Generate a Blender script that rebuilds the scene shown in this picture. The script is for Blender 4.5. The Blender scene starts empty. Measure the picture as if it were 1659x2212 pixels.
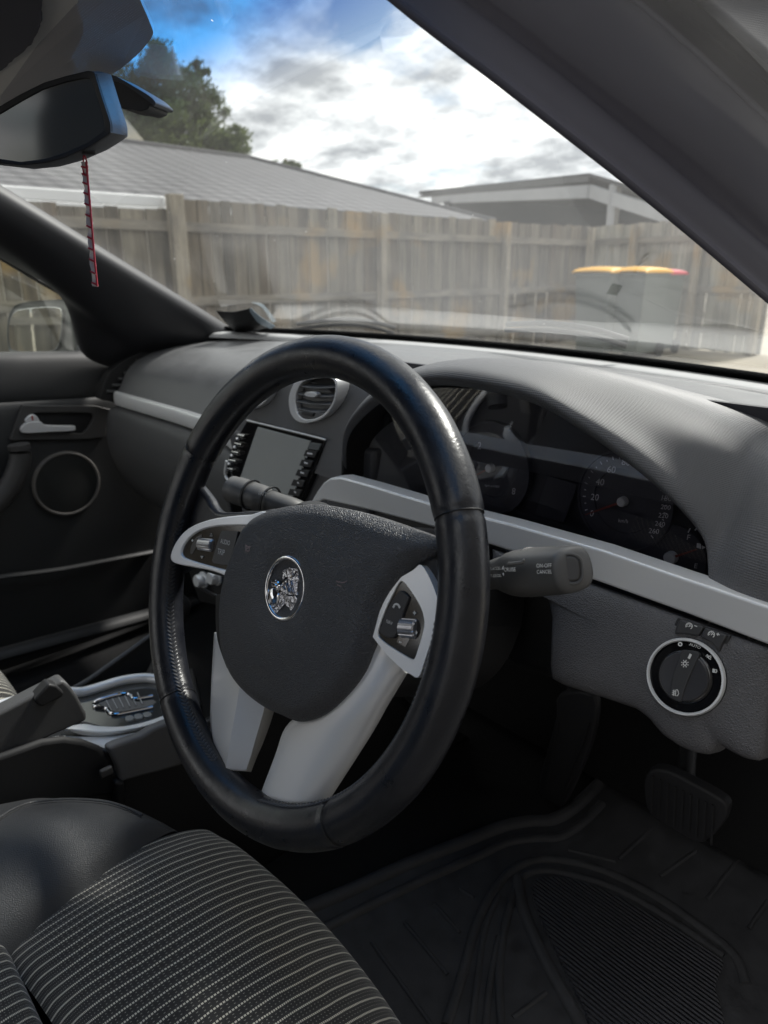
import bpy, bmesh, math, random
from mathutils import Vector, Matrix, Euler, noise
random.seed(7)
SC = bpy.context.scene
COL = SC.collection
R = math.radians

# ------------------------------------------------------------------ camera
CAM = Vector((.422, -.2791, .2262)); YAW, PIT, ROL, FPX = 47.586, 18.7435, -.2208, 1530.07
_y, _p, _r = R(YAW), R(PIT), R(ROL)
FW = Vector((-math.sin(_y) * math.cos(_p), math.cos(_y) * math.cos(_p), -math.sin(_p)))
_r0 = Vector((math.cos(_y), math.sin(_y), 0)); _u0 = _r0.cross(FW)
RT = _r0 * math.cos(_r) + _u0 * math.sin(_r); UP = -_r0 * math.sin(_r) + _u0 * math.cos(_r)
cd = bpy.data.cameras.new('camera'); cam = bpy.data.objects.new('camera', cd); COL.objects.link(cam)
m = Matrix((RT, UP, -FW)).transposed().to_4x4(); m.translation = CAM; cam.matrix_world = m
cd.sensor_fit = 'VERTICAL'; cd.sensor_height = 36; cd.sensor_width = 27; cd.lens = FPX / 2212 * 36
cd.clip_start = .02; cd.clip_end = 600
cd.dof.use_dof = True; cd.dof.focus_distance = .56; cd.dof.aperture_fstop = 9.0
SC.camera = cam

# ------------------------------------------------------------------ light
SUN_AZ, SUN_EL = 4, 47          # azimuth east of forward (+Y towards +X), elevation
sun = bpy.data.lights.new('sun', 'SUN'); sun.energy = 5.0; sun.angle = R(10); sun.color = (1, .965, .91)
so = bpy.data.objects.new('sun', sun); COL.objects.link(so)
_d = Vector((math.sin(R(SUN_AZ)) * math.cos(R(SUN_EL)), math.cos(R(SUN_AZ)) * math.cos(R(SUN_EL)), math.sin(R(SUN_EL))))
so.rotation_euler = _d.to_track_quat('Z', 'Y').to_euler()

world = bpy.data.worlds.new('World'); SC.world = world; world.use_nodes = True
nt = world.node_tree; nt.nodes.clear()
def N(t, typ, **kw):
    n = t.nodes.new(typ)
    for k, v in kw.items():
        if k.startswith('i_'): n.inputs[k[2:]].default_value = v
        else: setattr(n, k, v)
    return n
def L(t, a, b): t.links.new(a, b)
sky = N(nt, 'ShaderNodeTexSky', sky_type='NISHITA', sun_disc=False, sun_elevation=R(SUN_EL), sun_rotation=R(SUN_AZ), ozone_density=1.6, dust_density=.6)
bg = N(nt, 'ShaderNodeBackground'); bg.inputs[1].default_value = .1
tc = N(nt, 'ShaderNodeTexCoord')
sep = N(nt, 'ShaderNodeSeparateXYZ'); L(nt, tc.outputs['Generated'], sep.inputs[0])
zc = N(nt, 'ShaderNodeMath', operation='MAXIMUM'); L(nt, sep.outputs[2], zc.inputs[0]); zc.inputs[1].default_value = 0
za = N(nt, 'ShaderNodeMath', operation='ADD'); L(nt, zc.outputs[0], za.inputs[0]); za.inputs[1].default_value = .22
cmb = N(nt, 'ShaderNodeCombineXYZ')
for k in (0, 1):
    dv = N(nt, 'ShaderNodeMath', operation='DIVIDE'); L(nt, sep.outputs[k], dv.inputs[0]); L(nt, za.outputs[0], dv.inputs[1]); L(nt, dv.outputs[0], cmb.inputs[k])
nz = N(nt, 'ShaderNodeTexNoise'); nz.inputs['Scale'].default_value = 1.35; nz.inputs['Detail'].default_value = 7; nz.inputs['Roughness'].default_value = .56; nz.inputs['Distortion'].default_value = .25
mp = N(nt, 'ShaderNodeMapping'); mp.inputs['Location'].default_value = (3.1, 1.4, 0); L(nt, cmb.outputs[0], mp.inputs[0]); L(nt, mp.outputs[0], nz.inputs[0])
mask = N(nt, 'ShaderNodeValToRGB'); L(nt, nz.outputs[0], mask.inputs[0]); mask.color_ramp.elements[0].position = .33; mask.color_ramp.elements[1].position = .45
nz2 = N(nt, 'ShaderNodeTexNoise'); nz2.inputs['Scale'].default_value = 3.1; nz2.inputs['Detail'].default_value = 8; nz2.inputs['Roughness'].default_value = .6; L(nt, mp.outputs[0], nz2.inputs[0])
cl = N(nt, 'ShaderNodeValToRGB'); L(nt, nz2.outputs[0], cl.inputs[0])
cl.color_ramp.elements[0].position = .38; cl.color_ramp.elements[0].color = (4.6, 4.8, 5.1, 1)
cl.color_ramp.elements[1].position = .58; cl.color_ramp.elements[1].color = (14.5, 14.3, 13.8, 1)
e_ = cl.color_ramp.elements.new(.48); e_.color = (8.8, 9.0, 9.2, 1)
mx = N(nt, 'ShaderNodeMixRGB'); L(nt, mask.outputs[0], mx.inputs[0]); L(nt, sky.outputs[0], mx.inputs[1]); L(nt, cl.outputs[0], mx.inputs[2])
L(nt, mx.outputs[0], bg.inputs[0])
wo = N(nt, 'ShaderNodeOutputWorld'); L(nt, bg.outputs[0], wo.inputs[0])
SC.view_settings.view_transform = 'Standard'; SC.view_settings.look = 'None'; SC.view_settings.gamma = 1
SC.view_settings.exposure = .52
SC.render.engine = 'CYCLES'
SC.cycles.use_denoising = True
SC.cycles.max_bounces = 10; SC.cycles.diffuse_bounces = 5; SC.cycles.transparent_max_bounces = 24
SC.cycles.sample_clamp_indirect = 8

# ------------------------------------------------------------------ geometry helpers
def ray(x, y): return FW + RT * ((x - 829.5) / FPX) - UP * ((y - 1106) / FPX)
def on(x, y, ax, v):
    d = ray(x, y); k = 'XYZ'.index(ax); return CAM + d * ((v - CAM[k]) / d[k])
def onp(x, y, n, p0):
    d = ray(x, y); return CAM + d * ((Vector(p0) - CAM).dot(n) / d.dot(n))
T0, R0 = R(19.7764), R(-2.8372)
WN = Vector((0, -math.cos(T0), math.sin(T0))); _wy = Vector((0, math.sin(T0), math.cos(T0))); _wx = Vector((1, 0, 0))
WX = _wx * math.cos(R0) - _wy * math.sin(R0); WY = _wx * math.sin(R0) + _wy * math.cos(R0)
def wp(u, v, w=0): return WX * u + WY * v + WN * w
def won(x, y, w=0): return onp(x, y, WN, WN * w)
def wA(x, y, w=0): return won(331.8 + .4 * x, 1061.8 + .4 * y, w)
def WSZ(x, y): return .105 + .50 * (.70 - .35 * (x + .37) ** 2 - y)
def onws(x, y, off=0):
    d = ray(x, y); t = .1; prev = None
    while t < 5:
        P = CAM + d * t; g = P.z - WSZ(P.x, P.y)
        if prev is not None and (g > 0) != (prev > 0): break
        prev = g; t += .002
    n = Vector((.35 * (P.x + .37), .5, 1)).normalized()
    return P - n * off
def cr(p, n=6, closed=False):
    p = [Vector(q) for q in p]; out = []; N_ = len(p)
    for i in range(N_ if closed else N_ - 1):
        if closed: a, b, c, d = p[i - 1], p[i], p[(i + 1) % N_], p[(i + 2) % N_]
        else: a, b, c, d = p[max(i - 1, 0)], p[i], p[i + 1], p[min(i + 2, N_ - 1)]
        for k in range(n):
            t = k / n
            out.append(.5 * ((2 * b) + (c - a) * t + (2 * a - 5 * b + 4 * c - d) * t * t + (3 * b - a - 3 * c + d) * t ** 3))
    if not closed: out.append(p[-1])
    return out

def wloc(o):
    v = Vector((0, 0, 0))
    while o: v += o.location; o = o.parent
    return v
def thing(name, label, cat, loc=(0, 0, 0), group=None, kind=None):
    o = bpy.data.objects.new(name, None); COL.objects.link(o); o.location = loc; o.empty_display_size = .05
    return tag(o, label, cat, group, kind)
def tag(o, label=None, cat=None, group=None, kind=None):
    if label: o['label'] = label
    if cat: o['category'] = cat
    if group: o['group'] = group
    if kind: o['kind'] = kind
    return o
def mesh(name, vs, fs, mat, parent=None, smooth=True, bevel=0, seg=3, solid=0, soff=-1, sub=0, ang=40, uvs=None, loc=None, bang=30):
    base = wloc(parent) if parent else (Vector(loc) if loc is not None else Vector((0, 0, 0)))
    me = bpy.data.meshes.new(name); me.from_pydata([tuple(Vector(v) - base) for v in vs], [], fs)
    if uvs:
        ul = me.uv_layers.new(name='uv')
        for lp in me.loops: ul.data[lp.index].uv = uvs[lp.vertex_index]
    me.materials.append(mat)
    bm = bmesh.new(); bm.from_mesh(me); bmesh.ops.recalc_face_normals(bm, faces=bm.faces); bm.to_mesh(me); bm.free()
    for p in me.polygons: p.use_smooth = smooth
    o = bpy.data.objects.new(name, me); COL.objects.link(o)
    if parent: o.parent = parent
    else: o.location = base
    if solid:
        md = o.modifiers.new('s', 'SOLIDIFY'); md.thickness = solid; md.offset = soff
    if bevel:
        md = o.modifiers.new('b', 'BEVEL'); md.width = bevel; md.segments = seg; md.limit_method = 'ANGLE'; md.angle_limit = R(bang)
    if sub:
        md = o.modifiers.new('d', 'SUBSURF'); md.levels = sub; md.render_levels = sub
    if smooth:
        try: me.set_sharp_from_angle(angle=R(ang))
        except Exception: pass
    return o
def plate(name, pts, off, mat, parent=None, bevel=0, **kw):
    """closed polygon extruded by the vector off"""
    n = len(pts); off = Vector(off); vs = [Vector(p) for p in pts] + [Vector(p) + off for p in pts]
    fs = [list(range(n)), list(range(2 * n - 1, n - 1, -1))] + [[i, (i + 1) % n, n + (i + 1) % n, n + i] for i in range(n)]
    return mesh(name, vs, fs, mat, parent, bevel=bevel, **kw)
def ringplate(name, outer, inner, off, mat, parent=None, bevel=0, **kw):
    """frame between two closed outlines with the same count"""
    n = len(outer); off = Vector(off)
    vs = list(outer) + list(inner) + [Vector(p) + off for p in outer] + [Vector(p) + off for p in inner]; fs = []
    for i in range(n):
        j = (i + 1) % n
        fs += [[i, j, n + j, n + i], [2 * n + j, 2 * n + i, 3 * n + i, 3 * n + j], [j, i, 2 * n + i, 2 * n + j], [n + i, n + j, 3 * n + j, 3 * n + i]]
    return mesh(name, vs, fs, mat, parent, bevel=bevel, **kw)
def resamp(pts, n, start=None):
    """closed outline resampled to n even points, beginning nearest start"""
    P = [Vector(p) for p in pts]; P.append(P[0]); Ls = [0]
    for a, b in zip(P, P[1:]): Ls.append(Ls[-1] + (b - a).length)
    out = []; k = 0
    for i in range(n):
        s = Ls[-1] * i / n
        while Ls[k + 1] < s: k += 1
        t = (s - Ls[k]) / max(1e-9, Ls[k + 1] - Ls[k]); out.append(P[k].lerp(P[k + 1], t))
    if start is not None:
        i0 = min(range(n), key=lambda i: (out[i] - Vector(start)).length); out = out[i0:] + out[:i0]
    return out
def loft(name, rows, mat, parent=None, nr=6, nc=6, solid=0, closed=False, uvf=None, **kw):
    rr = [cr(r, nc) for r in rows]; M = len(rr[0]); cols = [cr([r[j] for r in rr], nr, closed) for j in range(M)]
    K = len(cols[0]); vs = [cols[j][i] for i in range(K) for j in range(M)]; fs = []
    for i in range(K if closed else K - 1):
        for j in range(M - 1):
            a = i * M + j; b = ((i + 1) % K) * M + j; fs.append([a, a + 1, b + 1, b])
    uvs = [uvf(v, i // M / (K - 1), i % M / (M - 1)) for i, v in enumerate(vs)] if uvf else None
    return mesh(name, vs, fs, mat, parent, solid=solid, uvs=uvs, **kw)
def tube(name, path, rad, mat, parent=None, seg=12, closed=False, caps=True, flat=1.0, upv=None, sq=1, **kw):
    P = [Vector(p) for p in path]; n = len(P); vs = []; fs = []
    rad = rad if isinstance(rad, (list, tuple)) else [rad] * n; ref = Vector(upv) if upv else Vector((0, 0, 1))
    for i in range(n):
        a = P[i - 1] if (closed or i) else P[i]; b = P[(i + 1) % n] if (closed or i < n - 1) else P[i]
        t = (b - a).normalized(); s = t.cross(ref)
        if s.length < 1e-3: s = t.cross(Vector((1, 0, 0)))
        s.normalize(); u = s.cross(t).normalized()
        for k in range(seg):
            an = 2 * math.pi * k / seg; ca, sa = math.cos(an), math.sin(an)
            if sq != 1: ca, sa = math.copysign(abs(ca) ** sq, ca), math.copysign(abs(sa) ** sq, sa)
            vs.append(P[i] + (s * ca + u * sa * flat) * rad[i])
    for i in range(n if closed else n - 1):
        for k in range(seg):
            fs.append([i * seg + k, i * seg + (k + 1) % seg, ((i + 1) % n) * seg + (k + 1) % seg, ((i + 1) % n) * seg + k])
    if caps and not closed: fs += [list(range(seg))[::-1], [(n - 1) * seg + k for k in range(seg)]]
    return mesh(name, vs, fs, mat, parent, **kw)
def frame(n, up=(0, 0, 1)):
    n = Vector(n).normalized(); x = Vector(up).cross(n)
    x.normalize(); return x, n.cross(x), n
def lathe(name, c, n, prof, mat, parent=None, seg=48, up=(0, 0, 1), sx=1, **kw):
    """profile of (radius, height along n); closes where the radius is 0"""
    x, y, n = frame(n, up); c = Vector(c); vs = []; fs = []; idx = []
    for r, h in prof:
        if r == 0: idx.append([len(vs)] * seg); vs.append(c + n * h)
        else:
            idx.append(list(range(len(vs), len(vs) + seg)))
            for k in range(seg):
                a = 2 * math.pi * k / seg; vs.append(c + (x * math.cos(a) * sx + y * math.sin(a)) * r + n * h)
    for A, B in zip(idx, idx[1:]):
        for k in range(seg):
            f = [A[k], A[(k + 1) % seg], B[(k + 1) % seg], B[k]]; g = []
            for q in f:
                if q not in g: g.append(q)
            if len(g) > 2: fs.append(g)
    return mesh(name, vs, fs, mat, parent, **kw)
def box(name, c, sx, sy, sz, mat, parent=None, bevel=0, ax=None, **kw):
    X, Y, Z = ax if ax else (Vector((1, 0, 0)), Vector((0, 1, 0)), Vector((0, 0, 1))); c = Vector(c)
    vs = [c + X * (sx * a) + Y * (sy * b) + Z * (sz * d) for a in (-.5, .5) for b in (-.5, .5) for d in (-.5, .5)]
    return mesh(name, vs, [[0, 1, 3, 2], [4, 6, 7, 5], [0, 4, 5, 1], [2, 3, 7, 6], [0, 2, 6, 4], [1, 5, 7, 3]], mat, parent, bevel=bevel, **kw)
def strokes(name, lines, w, n, mat, parent, th=.0003):
    """flat ink lines of width w lying on a surface with normal n"""
    n = Vector(n).normalized(); vs = []; fs = []
    for ln in lines:
        ln = [Vector(p) for p in ln]; b = len(vs); K = len(ln); cl = (ln[0] - ln[-1]).length < 1e-6
        for i, p in enumerate(ln):
            a_ = ln[i - 1] if i else (ln[-2] if cl else p); b_ = ln[i + 1] if i < K - 1 else (ln[1] if cl else p)
            s = (b_ - a_).normalized().cross(n) * w / 2
            vs += [p + s + n * th, p - s + n * th]
        for i in range(K - 1): fs.append([b + 2 * i, b + 2 * i + 1, b + 2 * i + 3, b + 2 * i + 2])
    return mesh(name, vs, fs, mat, parent, smooth=False)
def text(name, s, p0, p1, n, mat, parent, shear=0, hs=1.0, th=.0004):
    """lettering whose baseline runs from p0 to p1 on a surface with normal n"""
    p0, p1, n = Vector(p0), Vector(p1), Vector(n).normalized()
    cu = bpy.data.curves.new('t', 'FONT'); cu.body = s; cu.size = 1; cu.shear = shear; cu.resolution_u = 3
    ob = bpy.data.objects.new('t', cu); COL.objects.link(ob); dg = bpy.context.evaluated_depsgraph_get()
    me = bpy.data.meshes.new_from_object(ob.evaluated_get(dg)); COL.objects.unlink(ob); bpy.data.objects.remove(ob)
    xs = [v.co.x for v in me.vertices]; x0, x1 = min(xs), max(xs); k = (p1 - p0).length / (x1 - x0)
    X = (p1 - p0).normalized(); Y = n.cross(X).normalized(); vs = [p0 + X * (v.co.x - x0) * k + Y * v.co.y * k * hs + n * th for v in me.vertices]
    fs = [list(p.vertices) for p in me.polygons]; bpy.data.meshes.remove(me)
    return mesh(name, vs, fs, mat, parent, smooth=False)

# ------------------------------------------------------------------ materials
def mat(name, col, rough=.5, metal=0, bump=None, bs=.3, bd=.001, var=0, vs=8, coat=0, spec=.5, emit=None, sheen=0, rvar=0):
    M = bpy.data.materials.new(name); M.use_nodes = True; t = M.node_tree; b = t.nodes['Principled BSDF']
    b.inputs['Base Color'].default_value = (*col, 1); b.inputs['Roughness'].default_value = rough; b.inputs['Metallic'].default_value = metal
    b.inputs['Specular IOR Level'].default_value = spec; b.inputs['Coat Weight'].default_value = coat; b.inputs['Coat Roughness'].default_value = .08
    if sheen: b.inputs['Sheen Weight'].default_value = sheen
    c = N(t, 'ShaderNodeTexCoord')
    if var or rvar:
        q = N(t, 'ShaderNodeTexNoise'); q.inputs['Scale'].default_value = vs; q.inputs['Detail'].default_value = 8; q.inputs['Roughness'].default_value = .65; L(t, c.outputs['Object'], q.inputs[0])
        if var:
            mr = N(t, 'ShaderNodeMapRange'); L(t, q.outputs[0], mr.inputs[0]); mr.inputs[1].default_value = .3; mr.inputs[2].default_value = .7; mr.inputs[3].default_value = 1 - var; mr.inputs[4].default_value = 1 + var
            hv = N(t, 'ShaderNodeMixRGB', blend_type='MULTIPLY'); hv.inputs[0].default_value = 1; hv.inputs[1].default_value = (*col, 1); L(t, mr.outputs[0], hv.inputs[2]); L(t, hv.outputs[0], b.inputs['Base Color'])
        if rvar:
            mr = N(t, 'ShaderNodeMapRange'); L(t, q.outputs[0], mr.inputs[0]); mr.inputs[1].default_value = .35; mr.inputs[2].default_value = .65; mr.inputs[3].default_value = rough - rvar; mr.inputs[4].default_value = rough + rvar; L(t, mr.outputs[0], b.inputs['Roughness'])
    if bump:
        kind, sc = bump
        if kind == 'grain':       # leather-like cells
            d = N(t, 'ShaderNodeTexNoise'); d.inputs['Scale'].default_value = sc * .6; L(t, c.outputs['Object'], d.inputs[0])
            ad = N(t, 'ShaderNodeVectorMath', operation='SCALE'); L(t, d.outputs['Color'], ad.inputs[0]); ad.inputs['Scale'].default_value = .9 / sc
            a2 = N(t, 'ShaderNodeVectorMath', operation='ADD'); L(t, c.outputs['Object'], a2.inputs[0]); L(t, ad.outputs[0], a2.inputs[1])
            v = N(t, 'ShaderNodeTexVoronoi', feature='DISTANCE_TO_EDGE'); v.inputs['Scale'].default_value = sc; L(t, a2.outputs[0], v.inputs[0])
            rp = N(t, 'ShaderNodeMapRange', interpolation_type='SMOOTHSTEP'); L(t, v.outputs['Distance'], rp.inputs[0]); rp.inputs[2].default_value = .35; h = rp.outputs[0]
        elif kind == 'noise':
            v = N(t, 'ShaderNodeTexNoise'); v.inputs['Scale'].default_value = sc; v.inputs['Detail'].default_value = 4; L(t, c.outputs['Object'], v.inputs[0]); h = v.outputs[0]
        elif kind == 'dots':
            v = N(t, 'ShaderNodeTexVoronoi', feature='F1'); v.inputs['Scale'].default_value = sc; v.inputs['Randomness'].default_value = 0; L(t, c.outputs['Object'], v.inputs[0])
            h = v.outputs['Distance']
        elif kind == 'wrinkle':
            v = N(t, 'ShaderNodeTexNoise'); v.inputs['Scale'].default_value = sc; v.inputs['Detail'].default_value = 6; v.inputs['Distortion'].default_value = 1.2; L(t, c.outputs['Object'], v.inputs[0]); h = v.outputs[0]
        bp = N(t, 'ShaderNodeBump'); bp.inputs['Strength'].default_value = bs; bp.inputs['Distance'].default_value = bd; L(t, h, bp.inputs['Height']); L(t, bp.outputs[0], b.inputs['Normal'])
    if emit: b.inputs['Emission Color'].default_value = (*emit[:3], 1); b.inputs['Emission Strength'].default_value = emit[3]
    return M
M_rim = mat('rim_leather', (.010, .011, .015), .34, bump=('wrinkle', 260), bs=.35, bd=.0006, var=.12, vs=60, rvar=.08)
M_web = mat('spoke_leather', (.03, .031, .034), .5, bump=('grain', 900), bs=.5, bd=.0006)
M_pad = mat('airbag_grain', (.050, .050, .054), .40, bump=('grain', 700), bs=.8, bd=.0008, spec=.7)
M_silver = mat('satin_silver', (.80, .805, .81), .33, metal=.3, bump=('noise', 900), bs=.04, bd=.0002)
M_chrome = mat('chrome', (.66, .66, .68), .06, metal=1)
M_relief = mat('chrome_relief', (.42, .42, .45), .12, metal=1, bump=('noise', 170), bs=.8, bd=.003)
M_pedal = mat('pedal_rubber', (.024, .024, .027), .6)
M_gloss = mat('gloss_black', (.006, .006, .007), .08, coat=.5)
M_btn = mat('button_rubber', (.03, .03, .032), .5, bump=('noise', 1500), bs=.1, bd=.0002)
M_ink = mat('white_ink', (.62, .62, .60), .6)
M_inkd = mat('dim_ink', (.80, .80, .82), .6)
M_emb = mat('embossed_ink', (.22, .16, .165), .5)
M_dash = mat('dash_grey', (.122, .124, .129), .45, bump=('grain', 800), bs=.25, bd=.0004, var=.10, vs=22, rvar=.08)
M_dashl = mat('defroster_grey', (.36, .365, .37), .5, bump=('noise', 900), bs=.1, bd=.0003)
M_lower = mat('lower_dash', (.07, .071, .073), .55, bump=('grain', 700), bs=.3, bd=.0005)
M_knee = mat('knee_grain', (.082, .080, .084), .46, var=.10, vs=26, rvar=.07, bump=('grain', 560), bs=.5, bd=.0008)
M_hood = mat('hood_dots', (.085, .086, .092), .43, spec=.75)
t = M_hood.node_tree; u = N(t, 'ShaderNodeUVMap'); v = N(t, 'ShaderNodeTexVoronoi', feature='F1', voronoi_dimensions='2D'); v.inputs['Scale'].default_value = 560; v.inputs['Randomness'].default_value = 0; L(t, u.outputs[0], v.inputs[0])
b = N(t, 'ShaderNodeBump'); b.inputs['Strength'].default_value = .8; b.inputs['Distance'].default_value = .0010; L(t, v.outputs['Distance'], b.inputs['Height']); L(t, b.outputs[0], t.nodes['Principled BSDF'].inputs['Normal'])
M_alu = mat('ribbed_aluminium', (.42, .42, .44), .28, metal=.9)
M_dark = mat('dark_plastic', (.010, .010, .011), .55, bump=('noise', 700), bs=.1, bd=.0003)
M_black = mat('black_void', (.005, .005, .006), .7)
M_stalk = mat('stalk_plastic', (.075, .074, .073), .48, bump=('noise', 1600), bs=.2, bd=.0002)
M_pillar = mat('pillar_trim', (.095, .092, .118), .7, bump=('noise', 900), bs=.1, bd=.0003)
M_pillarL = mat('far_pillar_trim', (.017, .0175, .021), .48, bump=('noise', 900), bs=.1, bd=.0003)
M_door = mat('door_trim', (.030, .031, .032), .6, bump=('noise', 500), bs=.15, bd=.0004)
M_doorl = mat('door_insert', (.058, .056, .055), .5)
M_leather = mat('seat_leather', (.032, .033, .035), .50, bump=('grain', 620), bs=.3, bd=.0006)
M_carpet = mat('carpet', (.006, .006, .0065), .95, bump=('noise', 700), bs=.5, bd=.002)
M_rubber = mat('mat_rubber', (.042, .042, .045), .62, bump=('noise', 300), bs=.25, bd=.0008, var=.35, vs=40, rvar=.12)
M_screen = mat('lcd_screen', (.42, .43, .415), .3, coat=.5, var=.05, vs=9)
M_gauge = mat('gauge_face', (.02, .02, .027), .55)
M_gauge2 = mat('gauge_dial', (.05, .05, .064), .5)
M_red = mat('red_needle', (.24, .05, .04), .5)
M_pearl = mat('bead', (.6, .52, .45), .35)

def newmat(name):
    M = bpy.data.materials.new(name); M.use_nodes = True; t = M.node_tree; t.nodes.clear(); o = N(t, 'ShaderNodeOutputMaterial'); return M, t, o
def mth(t, op, a, b=None, c=None):
    n = N(t, 'ShaderNodeMath', operation=op)
    for i, v in enumerate((a, b, c)):
        if v is None: continue
        if isinstance(v, (int, float)): n.inputs[i].default_value = v
        else: L(t, v, n.inputs[i])
    return n.outputs[0]
def glass_mat(name, tint=(.93, .95, .94), refl=1.0, band=False, veil=0.0, ior=1.5):
    """thin pane: clear with fresnel reflection, optional blue shade band and a film of dust"""
    M, t, o = newmat(name); tr = N(t, 'ShaderNodeBsdfTransparent'); gl = N(t, 'ShaderNodeBsdfGlossy'); gl.inputs['Roughness'].default_value = .015
    gl.inputs['Color'].default_value = (1, 1, 1, 1); tr.inputs[0].default_value = (*tint, 1)
    c = N(t, 'ShaderNodeTexCoord'); s = N(t, 'ShaderNodeSeparateXYZ'); L(t, c.outputs['Object'], s.inputs[0])
    if band:     # real shade band along the top edge, running with height
        mr = N(t, 'ShaderNodeMapRange', interpolation_type='SMOOTHSTEP'); L(t, s.outputs[2], mr.inputs[0]); mr.inputs[1].default_value = .874; mr.inputs[2].default_value = .915
        mc = N(t, 'ShaderNodeMixRGB'); L(t, mr.outputs[0], mc.inputs[0]); mc.inputs[1].default_value = (*tint, 1); mc.inputs[2].default_value = (.04, .27, .66, 1); L(t, mc.outputs[0], tr.inputs[0])
    ge_ = N(t, 'ShaderNodeNewGeometry'); dt = N(t, 'ShaderNodeVectorMath', operation='DOT_PRODUCT'); L(t, ge_.outputs['Normal'], dt.inputs[0]); L(t, ge_.outputs['Incoming'], dt.inputs[1])
    f_ = mth(t, 'ADD', mth(t, 'MULTIPLY', mth(t, 'POWER', mth(t, 'SUBTRACT', 1, mth(t, 'ABSOLUTE', dt.outputs['Value'])), 5), .96), .042)      # Schlick, both faces of the pane
    fm = mth(t, 'MULTIPLY', mth(t, 'DIVIDE', mth(t, 'MULTIPLY', f_, 2), mth(t, 'ADD', f_, 1)), refl)
    m1 = N(t, 'ShaderNodeMixShader'); L(t, fm, m1.inputs[0]); L(t, tr.outputs[0], m1.inputs[1]); L(t, gl.outputs[0], m1.inputs[2]); last = m1.outputs[0]
    if veil:
        df = N(t, 'ShaderNodeBsdfTranslucent'); df.inputs[0].default_value = (.8, .8, .78, 1); d2 = N(t, 'ShaderNodeBsdfDiffuse'); d2.inputs[0].default_value = (.7, .7, .68, 1)
        ms = N(t, 'ShaderNodeMixShader'); ms.inputs[0].default_value = .5; L(t, df.outputs[0], ms.inputs[1]); L(t, d2.outputs[0], ms.inputs[2])
        nz_ = N(t, 'ShaderNodeTexNoise'); nz_.inputs['Scale'].default_value = 9; nz_.inputs['Detail'].default_value = 5; L(t, c.outputs['Object'], nz_.inputs[0])
        vor = N(t, 'ShaderNodeTexVoronoi'); vor.inputs['Scale'].default_value = 55; L(t, c.outputs['Object'], vor.inputs[0])
        col = N(t, 'ShaderNodeSeparateXYZ'); L(t, vor.outputs['Color'], col.inputs[0])
        dot = mth(t, 'LESS_THAN', vor.outputs['Distance'], mth(t, 'MULTIPLY', mth(t, 'POWER', col.outputs[0], 4), .07))
        amt = mth(t, 'ADD', mth(t, 'MULTIPLY', nz_.outputs[0], veil * 2), mth(t, 'MULTIPLY', dot, .6))
        m2 = N(t, 'ShaderNodeMixShader'); L(t, amt, m2.inputs[0]); L(t, last, m2.inputs[1]); L(t, ms.outputs[0], m2.inputs[2]); last = m2.outputs[0]
    L(t, last, o.inputs[0]); return M
M_glass = glass_mat('windscreen_glass', band=True, veil=.038, refl=1.15)
M_pane = glass_mat('side_glass', tint=(.86, .88, .84), refl=1.0, veil=.02)
M_lens = glass_mat('cluster_lens', tint=(.9, .9, .92), refl=1.0)
M_mirror = mat('mirror_glass', (.085, .085, .08), .08, coat=.6)
M_mirror2 = mat('door_mirror_glass', (.95, .96, .96), .02, metal=1)

def frit_mat():
    """ceramic dot screen printed on the windscreen: opaque dots on clear glass"""
    M, t, o = newmat('frit_dots'); c = N(t, 'ShaderNodeTexCoord'); u = N(t, 'ShaderNodeUVMap'); s = N(t, 'ShaderNodeSeparateXYZ'); L(t, u.outputs[0], s.inputs[0])
    P = .0018; row = mth(t, 'FLOOR', mth(t, 'DIVIDE', s.outputs[1], P)); off = mth(t, 'MULTIPLY', mth(t, 'MODULO', row, 2), .5)
    fx = mth(t, 'SUBTRACT', mth(t, 'FRACT', mth(t, 'ADD', mth(t, 'DIVIDE', s.outputs[0], P), off)), .5); fy = mth(t, 'SUBTRACT', mth(t, 'FRACT', mth(t, 'DIVIDE', s.outputs[1], P)), .5)
    d = mth(t, 'SQRT', mth(t, 'ADD', mth(t, 'MULTIPLY', fx, fx), mth(t, 'MULTIPLY', fy, fy))); op = mth(t, 'LESS_THAN', d, .63)
    tr = N(t, 'ShaderNodeBsdfTransparent'); df = N(t, 'ShaderNodeBsdfPrincipled'); df.inputs['Base Color'].default_value = (.27, .255, .26, 1); df.inputs['Roughness'].default_value = .5
    m1 = N(t, 'ShaderNodeMixShader'); L(t, op, m1.inputs[0]); L(t, tr.outputs[0], m1.inputs[1]); L(t, df.outputs[0], m1.inputs[2]); L(t, m1.outputs[0], o.inputs[0]); return M
M_frit = frit_mat()

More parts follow.
